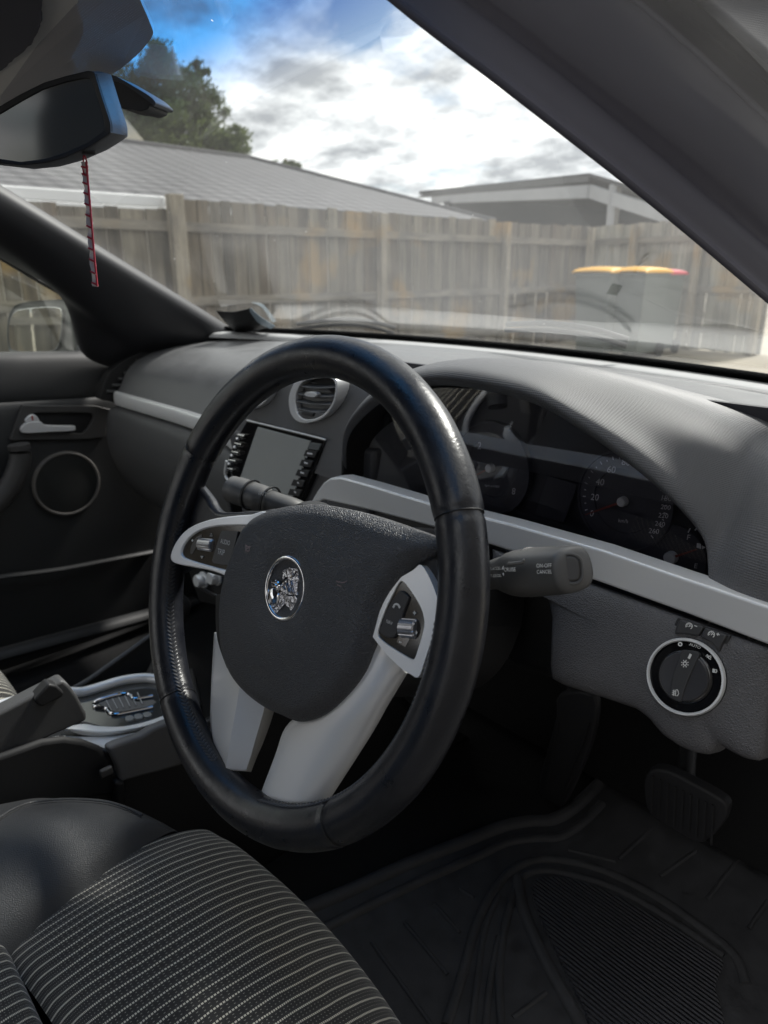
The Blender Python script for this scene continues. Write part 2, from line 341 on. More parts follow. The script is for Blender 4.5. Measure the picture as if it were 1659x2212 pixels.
def fabric_mat():
    """dark seat cloth: light dashed lines every 8.6 mm with two dotted rows between them"""
    M, t, o = newmat('striped_cloth'); u = N(t, 'ShaderNodeUVMap'); s = N(t, 'ShaderNodeSeparateXYZ'); L(t, u.outputs[0], s.inputs[0]); U, V = s.outputs[0], s.outputs[1]
    c = N(t, 'ShaderNodeTexCoord'); nn = N(t, 'ShaderNodeTexNoise'); nn.inputs['Scale'].default_value = 14; nn.inputs['Detail'].default_value = 3; L(t, c.outputs['Object'], nn.inputs[0])
    U = mth(t, 'ADD', U, mth(t, 'MULTIPLY', nn.outputs[0], .006))
    S = .0089; a = mth(t, 'FRACT', mth(t, 'DIVIDE', U, S))
    line = mth(t, 'LESS_THAN', a, .17); dash = mth(t, 'LESS_THAN', mth(t, 'FRACT', mth(t, 'DIVIDE', V, .0022)), .66); line = mth(t, 'MULTIPLY', line, dash)
    def dots(c0, per, w, dv):
        near = mth(t, 'LESS_THAN', mth(t, 'ABSOLUTE', mth(t, 'SUBTRACT', a, c0)), w); return mth(t, 'MULTIPLY', near, mth(t, 'LESS_THAN', mth(t, 'FRACT', mth(t, 'DIVIDE', V, per)), dv))
    dd = mth(t, 'ADD', dots(.42, .0042, .035, .3), dots(.72, .0042, .035, .3)); groove = mth(t, 'LESS_THAN', mth(t, 'ABSOLUTE', mth(t, 'SUBTRACT', a, .96)), .04)
    wv = N(t, 'ShaderNodeTexNoise'); wv.inputs['Scale'].default_value = 1500; wv.inputs['Detail'].default_value = 2; L(t, c.outputs['Object'], wv.inputs[0])
    basec = N(t, 'ShaderNodeValToRGB'); L(t, wv.outputs[0], basec.inputs[0]); basec.color_ramp.elements[0].position = .35; basec.color_ramp.elements[0].color = (.011, .011, .012, 1); basec.color_ramp.elements[1].position = .68; basec.color_ramp.elements[1].color = (.034, .033, .031, 1)
    m0 = N(t, 'ShaderNodeMixRGB'); L(t, groove, m0.inputs[0]); L(t, basec.outputs[0], m0.inputs[1]); m0.inputs[2].default_value = (.012, .012, .012, 1)
    m1 = N(t, 'ShaderNodeMixRGB'); L(t, mth(t, 'MULTIPLY', dd, .7), m1.inputs[0]); L(t, m0.outputs[0], m1.inputs[1]); m1.inputs[2].default_value = (.32, .31, .28, 1)
    m2 = N(t, 'ShaderNodeMixRGB'); L(t, line, m2.inputs[0]); L(t, m1.outputs[0], m2.inputs[1]); m2.inputs[2].default_value = (.62, .59, .50, 1)
    b = N(t, 'ShaderNodeBsdfPrincipled'); L(t, m2.outputs[0], b.inputs['Base Color']); b.inputs['Roughness'].default_value = .9; b.inputs['Sheen Weight'].default_value = .25
    h = mth(t, 'ADD', mth(t, 'MULTIPLY', mth(t, 'SINE', mth(t, 'MULTIPLY', a, 6.283)), .4), mth(t, 'MULTIPLY', wv.outputs[0], .5))
    bp = N(t, 'ShaderNodeBump'); bp.inputs['Strength'].default_value = .5; bp.inputs['Distance'].default_value = .0012; L(t, h, bp.inputs['Height']); L(t, bp.outputs[0], b.inputs['Normal']); L(t, b.outputs[0], o.inputs[0]); return M
M_cloth = fabric_mat()

# ================================================================== STEERING WHEEL
wheel = thing('steering_wheel', 'black leather four-spoke steering wheel with satin silver trim and a chrome emblem', 'steering wheel')
RC = .176; S1, S2 = R(62.1), R(140.5)
def rimpos(a): return (WX * math.sin(a) + WY * math.cos(a)), RC
vs, fs = [], []; NA, NS = 300, 28
for i in range(NA):
    a = 2 * math.pi * i / NA; aa = abs((a + math.pi) % (2 * math.pi) - math.pi); e = WX * math.sin(a) + WY * math.cos(a)
    r = .0161 if aa < S1 else (.0154 if aa < S2 else .0160)
    for sm_ in (S1, S2):
        dd = abs(aa - sm_) * RC
        if dd < .0035: r -= .0013 * (1 - dd / .0035)
    r *= 1 + .012 * noise.noise(e * 9)
    for k in range(NS):
        p = 2 * math.pi * k / NS; dr = math.cos(p) * r; dn = math.sin(p) * r * 1.0
        if S1 < aa < S2 and math.cos(p) < -.3: dr *= 1.05
        vs.append(e * (RC + dr) + WN * dn)
for i in range(NA):
    for k in range(NS):
        j = (i + 1) % NA; fs.append([i * NS + k, j * NS + k, j * NS + (k + 1) % NS, i * NS + (k + 1) % NS])
rim = mesh('rim', vs, fs, M_rim, wheel, ang=80)
tag(rim, 'worn black leather rim')
M_thread = mat('waxed_thread', (.035, .035, .038), .35)
# seams across the rim
for sg in (-1, 1):
    for s_ in (S1, S2):
        a = sg * s_; e = WX * math.sin(a) + WY * math.cos(a); c = e * RC
        tube('seam', [c + (e * math.cos(2 * math.pi * k / 40) + WN * math.sin(2 * math.pi * k / 40)) * .0152 for k in range(40)], .00045, M_dark, rim, seg=6, closed=True, upv=WX * math.cos(a) - WY * math.sin(a))
# hand stitching along the inner edge
vs, fs = [], []
def blob(c, d, l, w, n):
    s = d.cross(n).normalized(); b = len(vs)
    for q in (-1, -.5, .5, 1):
        ww = w * (.35 if abs(q) == 1 else 1)
        for k in range(6):
            an = math.pi * 2 * k / 6; vs.append(c + d * l * q + (s * math.cos(an) + n * math.sin(an) * .8) * ww)
    for q in range(3):
        for k in range(6): fs.append([b + q * 6 + k, b + q * 6 + (k + 1) % 6, b + q * 6 + 6 + (k + 1) % 6, b + q * 6 + 6 + k])
def stitch_run(a, a_end):
  global vs, fs
  vs, fs = [], []
  while a < a_end:
    aa = abs((a + math.pi) % (2 * math.pi) - math.pi); e = WX * math.sin(a) + WY * math.cos(a); tg = WX * math.cos(a) - WY * math.sin(a)
    skip = R(168) < aa or R(84) > aa
    if not skip:
        psi = R(16); m_ = -e * math.cos(psi) + WN * math.sin(psi); sd = e * math.sin(psi) + WN * math.cos(psi); c = e * RC + m_ * .0158
        for q in (-1, 1): blob(c + sd * q * .0016, (tg * .8 + sd * q * .9).normalized(), .0026, .0010, m_)
    a += .0032 / RC * 1.25
  mesh('stitching', vs, fs, M_thread, rim)
stitch_run(R(84), R(168)); stitch_run(R(192), R(276))
vs, fs = [], []

# satin trims -------------------------------------------------------
def lerpw(x, x0, w0, x1, w1): t = max(0, min(1, (x - x0) / (x1 - x0))); return w0 + (w1 - w0) * t
def wl_(x): return lerpw(x, 88, .010, 560, .003)
def poly(pts, f, n=4, sm=True):
    P = [wA(x, y, f(x) if callable(f) else f) for x, y in pts]
    return cr(P, n, True) if sm else P
LB_out = [(610, 112), (520, 124), (450, 129), (380, 137), (300, 151), (220, 180), (160, 220), (115, 280), (92, 335), (90, 365), (115, 388), (200, 407), (290, 424), (350, 442), (420, 470), (520, 480), (620, 400), (660, 250)]
LB_in = [(560, 188), (480, 184), (420, 184), (340, 188), (265, 204), (205, 238), (165, 285), (148, 325), (156, 347), (175, 361), (230, 380), (300, 400), (395, 424), (470, 430), (560, 430), (600, 360), (605, 280), (590, 210)]
n_ = 96
ob = resamp(poly(LB_out, wl_), n_, wA(92, 345, .01)); ib = resamp(poly(LB_in, wl_), n_, wA(149, 330, .01))
ringplate('spoke_trim', ob, ib, -WN * .007, M_silver, wheel, bevel=.0012, seg=2, bang=35)
RB_out = [(1400, 425), (1440, 395), (1482, 450), (1520, 540), (1537, 605), (1530, 690), (1500, 800), (1465, 910), (1430, 1003), (1385, 985), (1340, 958), (1260, 880), (1195, 800), (1150, 720), (1180, 600), (1280, 500)]
RB_in = [(1348, 486), (1372, 512), (1420, 582), (1450, 642), (1463, 702), (1455, 762), (1432, 840), (1412, 898), (1393, 906), (1335, 874), (1262, 826), (1216, 785), (1213, 745), (1250, 640), (1288, 560), (1325, 492)]
ob = resamp(poly(RB_out, .005), n_, wA(1530, 690, .005)); ib = resamp(poly(RB_in, .005), n_, wA(1462, 690, .005))
ringplate('spoke_trim', ob, ib, -WN * .007, M_silver, wheel, bevel=.0012, seg=2, bang=35)
loft('spoke', [[wA(340, 760, -.016), wA(352, 765, -.006), wA(480, 940, -.002), wA(600, 1110, -.008), wA(640, 1130, -.03)],
               [wA(325, 1000, -.018), wA(337, 1000, -.007), wA(471, 1075, -.001), wA(590, 1178, -.009), wA(635, 1195, -.035)],
               [wA(318, 1240, -.018), wA(330, 1240, -.007), wA(433, 1290, -.001), wA(546, 1330, -.009), wA(585, 1340, -.035)],
               [wA(330, 1375, -.018), wA(341, 1372, -.007), wA(415, 1400, -.001), wA(520, 1420, -.009), wA(548, 1425, -.035)],
               [wA(380, 1500, -.018), wA(390, 1500, -.007), wA(400, 1502, -.001), wA(492, 1503, -.009), wA(515, 1510, -.035)]], M_silver, wheel, nr=5, nc=1, solid=.004, soff=0, ang=25)
loft('spoke', [[wA(1145, 775, -.02), wA(1155, 780, -.006), wA(1230, 800, -.003), wA(1300, 870, -.003), wA(1352, 962, -.009), wA(1362, 962, -.024)],
               [wA(1030, 980, -.02), wA(1045, 980, -.006), wA(1140, 995, -.002), wA(1240, 1022, -.003), wA(1316, 1022, -.011), wA(1326, 1024, -.026)],
               [wA(840, 1180, -.02), wA(850, 1185, -.006), wA(1000, 1200, -.001), wA(1140, 1190, -.003), wA(1246, 1140, -.012), wA(1254, 1144, -.028)],
               [wA(728, 1282, -.02), wA(740, 1282, -.006), wA(900, 1320, -.001), wA(1040, 1322, -.003), wA(1166, 1280, -.012), wA(1174, 1285, -.028)],
               [wA(668, 1438, -.02), wA(680, 1440, -.006), wA(820, 1472, -.001), wA(950, 1475, -.003), wA(1066, 1440, -.012), wA(1074, 1445, -.028)],
               [wA(584, 1660, -.02), wA(594, 1660, -.006), wA(720, 1690, -.001), wA(830, 1685, -.003), wA(918, 1670, -.012), wA(926, 1675, -.028)]], M_silver, wheel, nr=5, nc=4, solid=.004, soff=0, ang=30)
# leather webs joining rim and spokes
wb = [wp(-.176, .052, -.004), won(446, 1072, -.004), won(458, 1094, -.003), won(480, 1106, -.003), won(560, 1102, -.003), won(600, 1110, -.004), won(600, 1260, -.006), won(455, 1240, -.004), won(410, 1225, -.004), wp(-.172, -.035, -.006), wp(-.18, .0, -.008)]
plate('spoke_leather', cr(wb, 3, True), -WN * .012, M_rim, wheel, bevel=.004)
wb = [wA(1330, 480, .0), wA(1440, 378, .0), wA(1510, 345, .0), wp(.170, .052, -.002), wp(.176, .02, -.004), wp(.174, -.02, -.004), wA(1470, 960, .0), wA(1380, 900, .0), wA(1250, 700, .0)]
plate('spoke_leather', cr(wb, 3, True), -WN * .014, M_web, wheel, bevel=.003)
# hub behind the airbag
lathe('hub', WN * -.012, -WN, [(0, 0), (.062, 0), (.066, .01), (.055, .03), (.048, .075), (0, .075)], M_dark, wheel)
loft('back_cover', [[wA(390, 560, -.012), wA(700, 500, -.010), wA(1250, 560, -.012)], [wA(400, 800, -.012), wA(700, 800, -.010), wA(1150, 820, -.012)], [wA(500, 1060, -.012), wA(760, 1140, -.010), wA(1000, 1080, -.012)]], M_dark, wheel, solid=.01)

# airbag pad --------------------------------------------------------
PAD = [(590, 118), (640, 100), (750, 78), (850, 72), (950, 78), (1080, 105), (1200, 140), (1330, 185), (1440, 225), (1515, 258), (1535, 288), (1530, 322), (1500, 350), (1440, 382), (1380, 432), (1320, 500), (1270, 570), (1232, 650), (1207, 740), (1190, 800), (1160, 880), (1130, 960), (1080, 1040), (1010, 1120), (930, 1190), (850, 1230), (790, 1240), (740, 1228), (690, 1205), (600, 1165), (500, 1090), (430, 1010), (390, 920), (370, 830), (362, 720), (363, 620), (375, 520), (395, 430), (420, 360), (450, 280), (480, 210), (525, 155)]
EC = won(617.5, 1273, .008); EU, EV = EC.dot(WX), EC.dot(WY)
outl = resamp(cr([wA(x, y, .004) for x, y in PAD], 4, True), 200)
cen = wA(820, 620, .004); cu_, cv_ = cen.dot(WX), cen.dot(WY)
vs = []; fs = []; NR = 46; prof = [1.012, 1.0] + [1 - (k / NR) for k in range(1, NR)]
import numpy as np
_pa = np.array([(p.dot(WX), p.dot(WY)) for p in outl]); _pb = np.roll(_pa, -1, 0)
def padh(s, u, v):
    ab = _pb - _pa; q = np.array((u, v)) - _pa; t_ = np.clip((q * ab).sum(1) / (ab * ab).sum(1), 0, 1); dd = float(np.sqrt((((q - t_[:, None] * ab)) ** 2).sum(1).min())) if s < 1 else 0
    h = .0062 * (1 - (1 - min(1, dd / .012)) ** 2.2) + .0040 * math.sin(min(1, dd / .062) * math.pi / 2)
    d = math.hypot(u - EU, (v - EV)); R1 = .041
    if d < R1: q = d / R1; h -= .0056 * (1 - q * q * (3 - 2 * q))
    return h
for s in [1.0, 1.006, 1.0] + prof[2:]:
    lev = len(vs) // 200
    for p in outl:
        u = cu_ + (p.dot(WX) - cu_) * min(s, 1.006); v = cv_ + (p.dot(WY) - cv_) * min(s, 1.006)
        w = .004 + (padh(min(s, 1), u, v) if lev > 1 else (-.014 if lev == 0 else -.001))
        vs.append(wp(u, v, w))
K = len(vs) // 200
for i in range(K - 1):
    for j in range(200): fs.append([i * 200 + j, i * 200 + (j + 1) % 200, (i + 1) * 200 + (j + 1) % 200, (i + 1) * 200 + j])
vs.append(wp(cu_, cv_, .004 + padh(0, cu_, cv_))); b = (K - 1) * 200
for j in range(200): fs.append([b + j, b + (j + 1) % 200, len(vs) - 1])
mesh('airbag_cover', vs, fs, M_pad, wheel, ang=60)
cover = wheel.children[-1]
def padw(x, y):
    """point on the airbag cover under photo pixel (crop A)"""
    w = .012
    for _ in range(6):
        P = wA(x, y, w); u, v = P.dot(WX), P.dot(WY); best = 9; du, dv = u - cu_, v - cv_
        ang = math.atan2(dv, du); rr = max((math.hypot(p.dot(WX) - cu_, p.dot(WY) - cv_) for p in outl if abs((math.atan2(p.dot(WY) - cv_, p.dot(WX) - cu_) - ang + math.pi) % (2 * math.pi) - math.pi) < .05), default=.1)
        w = .004 + padh(min(1, math.hypot(du, dv) / rr), u, v)
    return wA(x, y, w + .0004)
def padi(name, lines, w, m_): strokes(name, [[padw(x, y) for x, y in l] for l in lines], w, WN, m_, cover, th=.0006)
padi('horn_mark', [[(499, 288), (503, 300), (498, 322)], [(499, 288), (512, 298), (526, 297)], [(498, 322), (505, 316), (507, 308), (515, 304), (521, 308), (521, 318), (514, 323), (506, 320)], [(526, 297), (521, 306)]], .0009, M_emb)
padi('horn_mark', [[(989, 482), (1000, 488), (1018, 492), (1035, 490), (1048, 482)], [(993, 502), (1005, 509), (1018, 512)]], .0007, M_emb)
text('airbag_lettering', 'AIRBAG', padw(528, 950), padw(626, 992), WN, mat('faint_emboss', (.075, .075, .078), .4), cover, th=.0008)

# emblem ------------------------------------------------------------
def wE(x, y, w=.011): return won(530.9 + .1 * x, 1161.3 + .1 * y, w)
er = (wE(985, 430) - wE(760, 1805)).length / 2; ec = (wE(400, 1190) + wE(1335, 960)) / 2 * .5 + (wE(985, 430) + wE(760, 1805)) / 2 * .5
emb = lathe('emblem', ec - WN * .004, WN, [(0, .002), (er * .93, .002), (er * .93, .004)], mat('emblem_face', (.03, .028, .026), .35, bump=('noise', 900), bs=.1, bd=.0002), wheel, seg=72)
er2 = er * .955
tube('emblem_ring', [ec + (WX * math.cos(t) + WY * math.sin(t)) * er2 for t in [2 * math.pi * k / 72 for k in range(72)]], .0019, M_chrome, emb, seg=12, closed=True, upv=WN)
def eraise(name, pts, z0, h, bev, n=3):
    P = cr([wE(x, y, .0115 + z0) for x, y in pts], n, True)
    plate(name, P, -WN * h, M_relief, emb, bevel=bev, seg=4, bang=25)
eraise('lion_relief', [(790, 720), (850, 690), (905, 668), (925, 640), (990, 660), (1080, 668), (1165, 640), (1130, 720), (1160, 800), (1120, 820), (1165, 935), (1128, 960), (1115, 1050), (1105, 1190), (1125, 1240), (1050, 1240), (960, 1248), (860, 1210), (800, 1180), (742, 1130), (745, 1040), (795, 980), (880, 925), (905, 860), (850, 865), (800, 912), (788, 850), (800, 800)], 0, .0022, .0009, 2)
eraise('lion_relief', [(735, 1165), (800, 1185), (860, 1215), (858, 1280), (830, 1345), (832, 1430), (770, 1520), (700, 1590), (650, 1640), (600, 1600), (560, 1545), (640, 1510), (700, 1430), (735, 1300)], -.0004, .0018, .0008)
eraise('lion_relief', [(870, 1255), (960, 1265), (1060, 1250), (1110, 1320), (1172, 1392), (1120, 1430), (1065, 1480), (1035, 1560), (990, 1605), (960, 1560), (920, 1500), (870, 1470), (838, 1390), (850, 1310)], -.0004, .0018, .0008)
tube('lion_relief', cr([wE(560, 965, .0112), (wE(640, 945, .0115)), wE(705, 985, .0115), wE(735, 1060, .0115), wE(715, 1150, .0112)], 5), [.0006 + .0011 * math.sin(math.pi * i / 20) for i in range(21)], M_chrome, emb, seg=8)
tube('lion_relief', cr([wE(570, 1040, .0112), wE(640, 1015, .0117), wE(690, 1080, .0117), wE(700, 1180, .0112)], 5), [.0007 + .0013 * math.sin(math.pi * i / 15) for i in range(16)], M_chrome, emb, seg=8)
bc = wE(608, 1290, .0095); lathe('lion_relief', bc, WN, [(.0078 * math.cos(q), .0035 * math.sin(q)) for q in (0, .3, .6, .9, 1.2, 1.4)] + [(0, .0035)], M_chrome, emb, seg=36)
for pts in ([(880, 900), (870, 980), (895, 1080), (930, 1180)], [(960, 930), (985, 1020), (1000, 1110), (1020, 1200)], [(820, 960), (800, 1040), (830, 1120)], [(1060, 720), (1030, 800), (960, 860)]):
    tube('lion_relief', cr([wE(x, y, .0122) for x, y in pts], 5), .0007, M_chrome, emb, seg=8)

# left switch panel ---------------------------------------------------
def pw(x): return wl_(x) - .0015
pan = plate('switch_panel', cr([wA(x, y, pw(x)) for x, y in LB_in], 4, True), -WN * .006, M_gloss, wheel)
plate('switch_button', cr([wA(x, y, pw(x) + .0015) for x, y in [(372, 214), (380, 212), (448, 215), (453, 222), (440, 280), (420, 345), (405, 388), (395, 398), (330, 388), (316, 376), (318, 362), (340, 290), (362, 222)]], 2, True), -WN * .003, M_btn, pan, bevel=.0007)
text('lettering', 'AUDIO', wA(362, 278, pw(380) + .0016), wA(412, 292, pw(400) + .0016), WN, M_ink, pan, hs=1.3)
text('lettering', 'TRIP', wA(345, 337, pw(370) + .0016), wA(383, 346, pw(390) + .0016), WN, M_ink, pan, hs=1.3)
def icon(parent, lines, w, off, lift, m_=M_ink, name='icon'):
    strokes(name, [[wA(x, y, (pw(x) if off is None else off) + lift) for x, y in l] for l in lines], w, WN, m_, parent)
icon(pan, [[(305, 240), (312, 224), (319, 241), (305, 240)]], .0006, None, .0004)
icon(pan, [[(255, 349), (270, 351), (262, 361), (255, 349)], [(262, 351), (263, 358)]], .0007, None, .0004)
icon(pan, [[(207, 264), (211, 260), (215, 264), (211, 268), (207, 264)]], .0012, None, .0004)
c0 = wA(288, 290, pw(288) + .001); c1 = wA(250, 285, pw(250) + .001)
plate('scroll_recess', cr([wA(x, y, pw(x) + .0003) for x, y in [(238, 240), (262, 236), (235, 290), (212, 334), (198, 336), (202, 300), (218, 262)]], 3, True), -WN * .001, mat('recess_edge', (.09, .09, .09), .2, metal=.6), pan)
def roller(name, pa, pb, rad, wo, parent, ribs=9):
    A_, B_ = wA(*pa, wo), wA(*pb, wo); ax = (B_ - A_).normalized(); s_ = ax.cross(WN).normalized(); vs = []; fs = []; sg = ribs * 8
    for t_, rr in ((0, .8), (.06, 1), (.94, 1), (1, .8)):
        for k in range(sg):
            an = 2 * math.pi * k / sg; r_ = rad * rr * (1 - .07 * (math.cos(k * 2 * math.pi / 8) > .3)); vs.append(A_.lerp(B_, t_) + (s_ * math.cos(an) * 1.25 + WN * math.sin(an)) * r_)
    for q in range(3):
        for k in range(sg): fs.append([q * sg + k, q * sg + (k + 1) % sg, (q + 1) * sg + (k + 1) % sg, (q + 1) * sg + k])
    fs += [list(range(sg)), [3 * sg + k for k in range(sg)]]
    mesh(name, vs, fs, M_alu, parent, ang=30)
roller('scroll_wheel', (250, 283), (324, 292), .0046, pw(288) - .001, pan, 14)
# right switch panel
pan = plate('switch_panel', cr([wA(x, y, .0038) for x, y in RB_in], 4, True), -WN * .006, M_gloss, wheel)
plate('switch_button', cr([wA(x, y, .0055) for x, y in [(1335, 535), (1350, 542), (1374, 568), (1372, 590), (1345, 660), (1325, 740), (1300, 785), (1280, 793), (1240, 780), (1222, 762), (1222, 745), (1250, 660), (1285, 590), (1320, 542)]], 2, True), -WN * .003, M_btn, pan, bevel=.0008)
text('lettering', 'NAV', wA(1258, 708, .0056), wA(1290, 722, .0056), WN, M_ink, pan, hs=1.2)
icon(pan, [[(1297, 620), (1302, 611), (1312, 607), (1323, 611), (1330, 622)]], .0013, .0056, 0)
icon(pan, [[(1294, 617), (1302, 625)], [(1325, 627), (1332, 619)]], .0018, .0056, 0)
icon(pan, [[(1410, 645), (1411, 667)], [(1402, 655), (1419, 657)]], .0007, .0038, .0004)
icon(pan, [[(1416, 762), (1420, 756), (1424, 762), (1420, 767), (1416, 762)]], .0012, .0038, .0004)
icon(pan, [[(1328, 812), (1340, 814)]], .0008, .0038, .0004)
roller('scroll_wheel', (1338, 735), (1424, 742), .0050, .0035, pan, 14)
plate('scroll_recess', [wA(x, y, .0042) for x, y in [(1330, 770), (1385, 790), (1360, 840), (1312, 812)]], -WN * .001, mat('recess_shine', (.25, .25, .26), .1, metal=1), pan)

# ================================================================== COLUMN AND STALKS
colm = thing('steering_column', 'dark column shroud behind the steering wheel', 'steering column', (0, .1, -.04))
ax_ = -WN
shr = []
for t_, ru, rd, c_ in ((.035, .052, .062, 0), (.05, .062, .078, 0), (.10, .066, .085, 0), (.17, .07, .09, 0), (.24, .07, .09, 0)):
    shr.append([(-WN * -1) * 0 + ax_ * t_ + _wx * math.cos(a) * (.066 if t_ > .04 else .056) + _wy * (math.sin(a) * (ru if math.sin(a) > 0 else rd) - .012) for a in [2 * math.pi * k / 16 for k in range(17)]])
loft('shroud', shr, M_dark, colm, nr=4, nc=3)
# cruise stalk on the right: from the column out towards the right
st = thing('cruise_stalk', 'grey cruise control stalk right of the steering wheel, lettered CRUISE and ON-OFF CANCEL', 'control stalk', (.10, .12, .01))
SY = .085
pts = [on(1010, 1262, 'Y', SY + .03), on(1075, 1240, 'Y', SY + .012), on(1110, 1238, 'Y', SY + .006), on(1140, 1236, 'Y', SY), on(1180, 1234, 'Y', SY - .003), on(1222, 1231, 'Y', SY - .006), on(1245, 1229, 'Y', SY - .008)]
ce = cr(pts, 5); n_ = len(ce); rads = []
for i in range(n_):
    t_ = i / (n_ - 1)
    rads.append(.0085 + .0085 * min(1, t_ / .42) ** 1.1 if t_ < .45 else .0172 - .0025 * (t_ - .45) / .55)
rads[-1] = .0105; rads[-2] = .0135; rads[-3] = .0147
body = tube('stalk_body', ce, [r_ * (1.03 if i > 14 else 1) for i, r_ in enumerate(rads)], M_stalk, st, seg=32, flat=.92, ang=50, sq=.72)
ringi = ce[16]; dr_ = (ce[17] - ce[15]).normalized()
lathe('stalk_collar', ringi, dr_, [(.0160, -.001), (.0166, -.0006), (.0167, 0), (.0166, .0006), (.0160, .001)], M_dark, st, seg=40)
tipn = (CAM - on(1230, 1230, 'Y', SY - .01)).normalized()
def onst(x, y, d=0): return onp(x, y, tipn, on(1200, 1231, 'Y', SY - .006) + tipn * (.0158 + d))
bt = plate('stalk_button', cr([onst(x, y, .0006) for x, y in [(1216, 1203), (1234, 1200), (1249, 1208), (1254, 1224), (1254, 1245), (1246, 1255), (1230, 1256), (1215, 1250), (1210, 1238), (1210, 1218)]], 4, True), -tipn * .005, mat('stalk_button_grey', (.05, .048, .047), .55), st, bevel=.0016, seg=4)
tube('stalk_button_ring', cr([onst(x, y, -.0006) for x, y in [(1214, 1200), (1234, 1197), (1252, 1205), (1258, 1224), (1258, 1247), (1248, 1259), (1230, 1260), (1213, 1254), (1206, 1240), (1207, 1215)]], 4, True), .0011, M_stalk, bt, closed=True, seg=8)
def stx(s, x0, y0, x1, y1, **k): text('lettering', s, onst(x0, y0, .0034), onst(x1, y1, .0034), tipn, M_ink, body, **dict(dict(hs=1.4), **k))
def C7(x, y): return 1028.6 + .16 * x, 1141.4 + .16 * y
a = C7(815, 530); b = C7(1018, 525); stx('ON-OFF', *a, *b)
a = C7(820, 612); b = C7(1022, 608); stx('CANCEL', *a, *b)
tipn2 = tipn
a = C7(376, 582); b = C7(532, 578); stx('CRUISE', *a, *b, hs=1.5)
a = C7(195, 565); b = C7(334, 556); stx('S-ACCEL', *a, *b, hs=1.5)
a = C7(195, 662); b = C7(343, 652); stx('T-DECEL', *a, *b, hs=1.4)
def fill(pts, parent, m_=M_ink): plate('icon', [onst(*C7(*p), .0034) for p in pts], -tipn * .0003, m_, parent)
fill([(343, 552), (369, 500), (369, 552)], body); fill([(352, 602), (373, 602), (373, 648)], body); fill([(1034, 541), (1068, 518), (1068, 565)], body)
plate('stalk_rib', [onst(*C7(*p), .0022) for p in [(395, 500), (430, 455), (600, 440), (640, 400), (655, 430), (640, 480), (560, 490), (470, 500)]], -tipn * .006, M_stalk, body, bevel=.001)
# left stalk (wipers)
st = thing('wiper_stalk', 'grey wiper stalk behind the left of the steering wheel, lettered INT', 'control stalk', (-.1, .1, 0))
def onL(x, y, Y=.10): return on(x, y, 'Y', Y)
ce = cr([onL(500, 1056, .085), onL(520, 1062, .088), onL(560, 1075, .094), onL(600, 1090, .1), onL(640, 1104, .11), onL(690, 1130, .13)], 5)
rads = [.0125] + [.0148] * 3 + [.0155] * 3 + [.0148] * 5 + [.0125] * (len(ce) - 12)
body = tube('stalk_body', ce, rads, M_stalk, st, seg=26, flat=.95, ang=50)
for i in (8, 13):
    lathe('stalk_collar', ce[i], (ce[i + 1] - ce[i - 1]).normalized(), [(.0148, -.0012), (.0163, -.001), (.0163, .001), (.0148, .0012)], M_dark, st, seg=36)
nL = (CAM - onL(570, 1070)).normalized()
def onl(x, y, d=.0165): return onp(x, y, nL, onL(570, 1080, .094) + nL * d)
text('lettering', 'INT', onl(558, 1068), onl(576, 1073), nL, M_ink, body)
strokes('icon', [[onl(586, 1106), onl(590, 1097), onl(596, 1093)], [onl(588, 1107), onl(596, 1099), onl(606, 1098)], [onl(604, 1093), onl(606, 1090), onl(612, 1094), onl(618, 1095)]], .0008, nL, M_ink, body)

# ================================================================== DASHBOARD
dash = thing('dashboard', 'grey dashboard with silver trim strips running the full width of the car', 'dashboard', (-.37, .45, 0))
def PX(pts, ax, v, n=0):
    P = [on(x, y, ax, v) for x, y in pts]; return cr(P, n, True) if n else P
V = Vector
# upper pad: one loft of profiles along X
prof = {
 -1.038: [(.66, .088), (.586, .088), (.504, .083), (.415, .072), (.362, .055), (.332, .033), (.316, .006), (.302, -.0108)],
 -1.00: [(.68, .09), (.60, .09), (.51, .086), (.42, .076), (.366, .059), (.332, .037), (.314, .010), (.302, -.010)],
 -.88: [(.69, .093), (.61, .093), (.52, .090), (.42, .082), (.366, .065), (.332, .041), (.314, .014), (.302, -.009)],
 -.70: [(.70, .095), (.62, .096), (.52, .095), (.42, .088), (.366, .071), (.332, .045), (.314, .016), (.302, -.007)],
 -.58: [(.70, .097), (.62, .099), (.52, .100), (.40, .094), (.35, .079), (.322, .052), (.306, .020), (.294, -.007)],
 -.51: [(.70, .099), (.62, .102), (.50, .107), (.37, .108), (.31, .098), (.28, .075), (.270, .030), (.266, -.010)],
 -.44: [(.70, .10), (.62, .103), (.50, .112), (.36, .122), (.285, .118), (.262, .100), (.256, .05), (.256, -.015)],
 -.34: [(.70, .10), (.62, .104), (.50, .114), (.36, .126), (.28, .122), (.258, .104), (.251, .05), (.250, -.018)],
 -.25: [(.70, .10), (.62, .104), (.50, .113), (.36, .124), (.285, .12), (.26, .102), (.252, .05), (.25, -.02)],
 -.19: [(.70, .10), (.62, .103), (.50, .110), (.38, .115), (.31, .106), (.28, .085), (.266, .04), (.256, -.02)],
 -.10: [(.70, .10), (.62, .102), (.50, .105), (.42, .103), (.36, .095), (.33, .08), (.31, .03), (.30, -.02)],
 .12: [(.66, .099), (.58, .097), (.50, .088), (.42, .085), (.38, .08), (.35, .07), (.33, .03), (.32, -.02)],
 .34: [(.58, .098), (.54, .092), (.48, .082), (.42, .078), (.38, .075), (.35, .07), (.33, .03), (.32, -.02)]}
loft('dash_top', [[V((x, y, z)) for y, z in p] for x, p in prof.items()], M_dash, dash, nr=7, nc=6, ang=60)
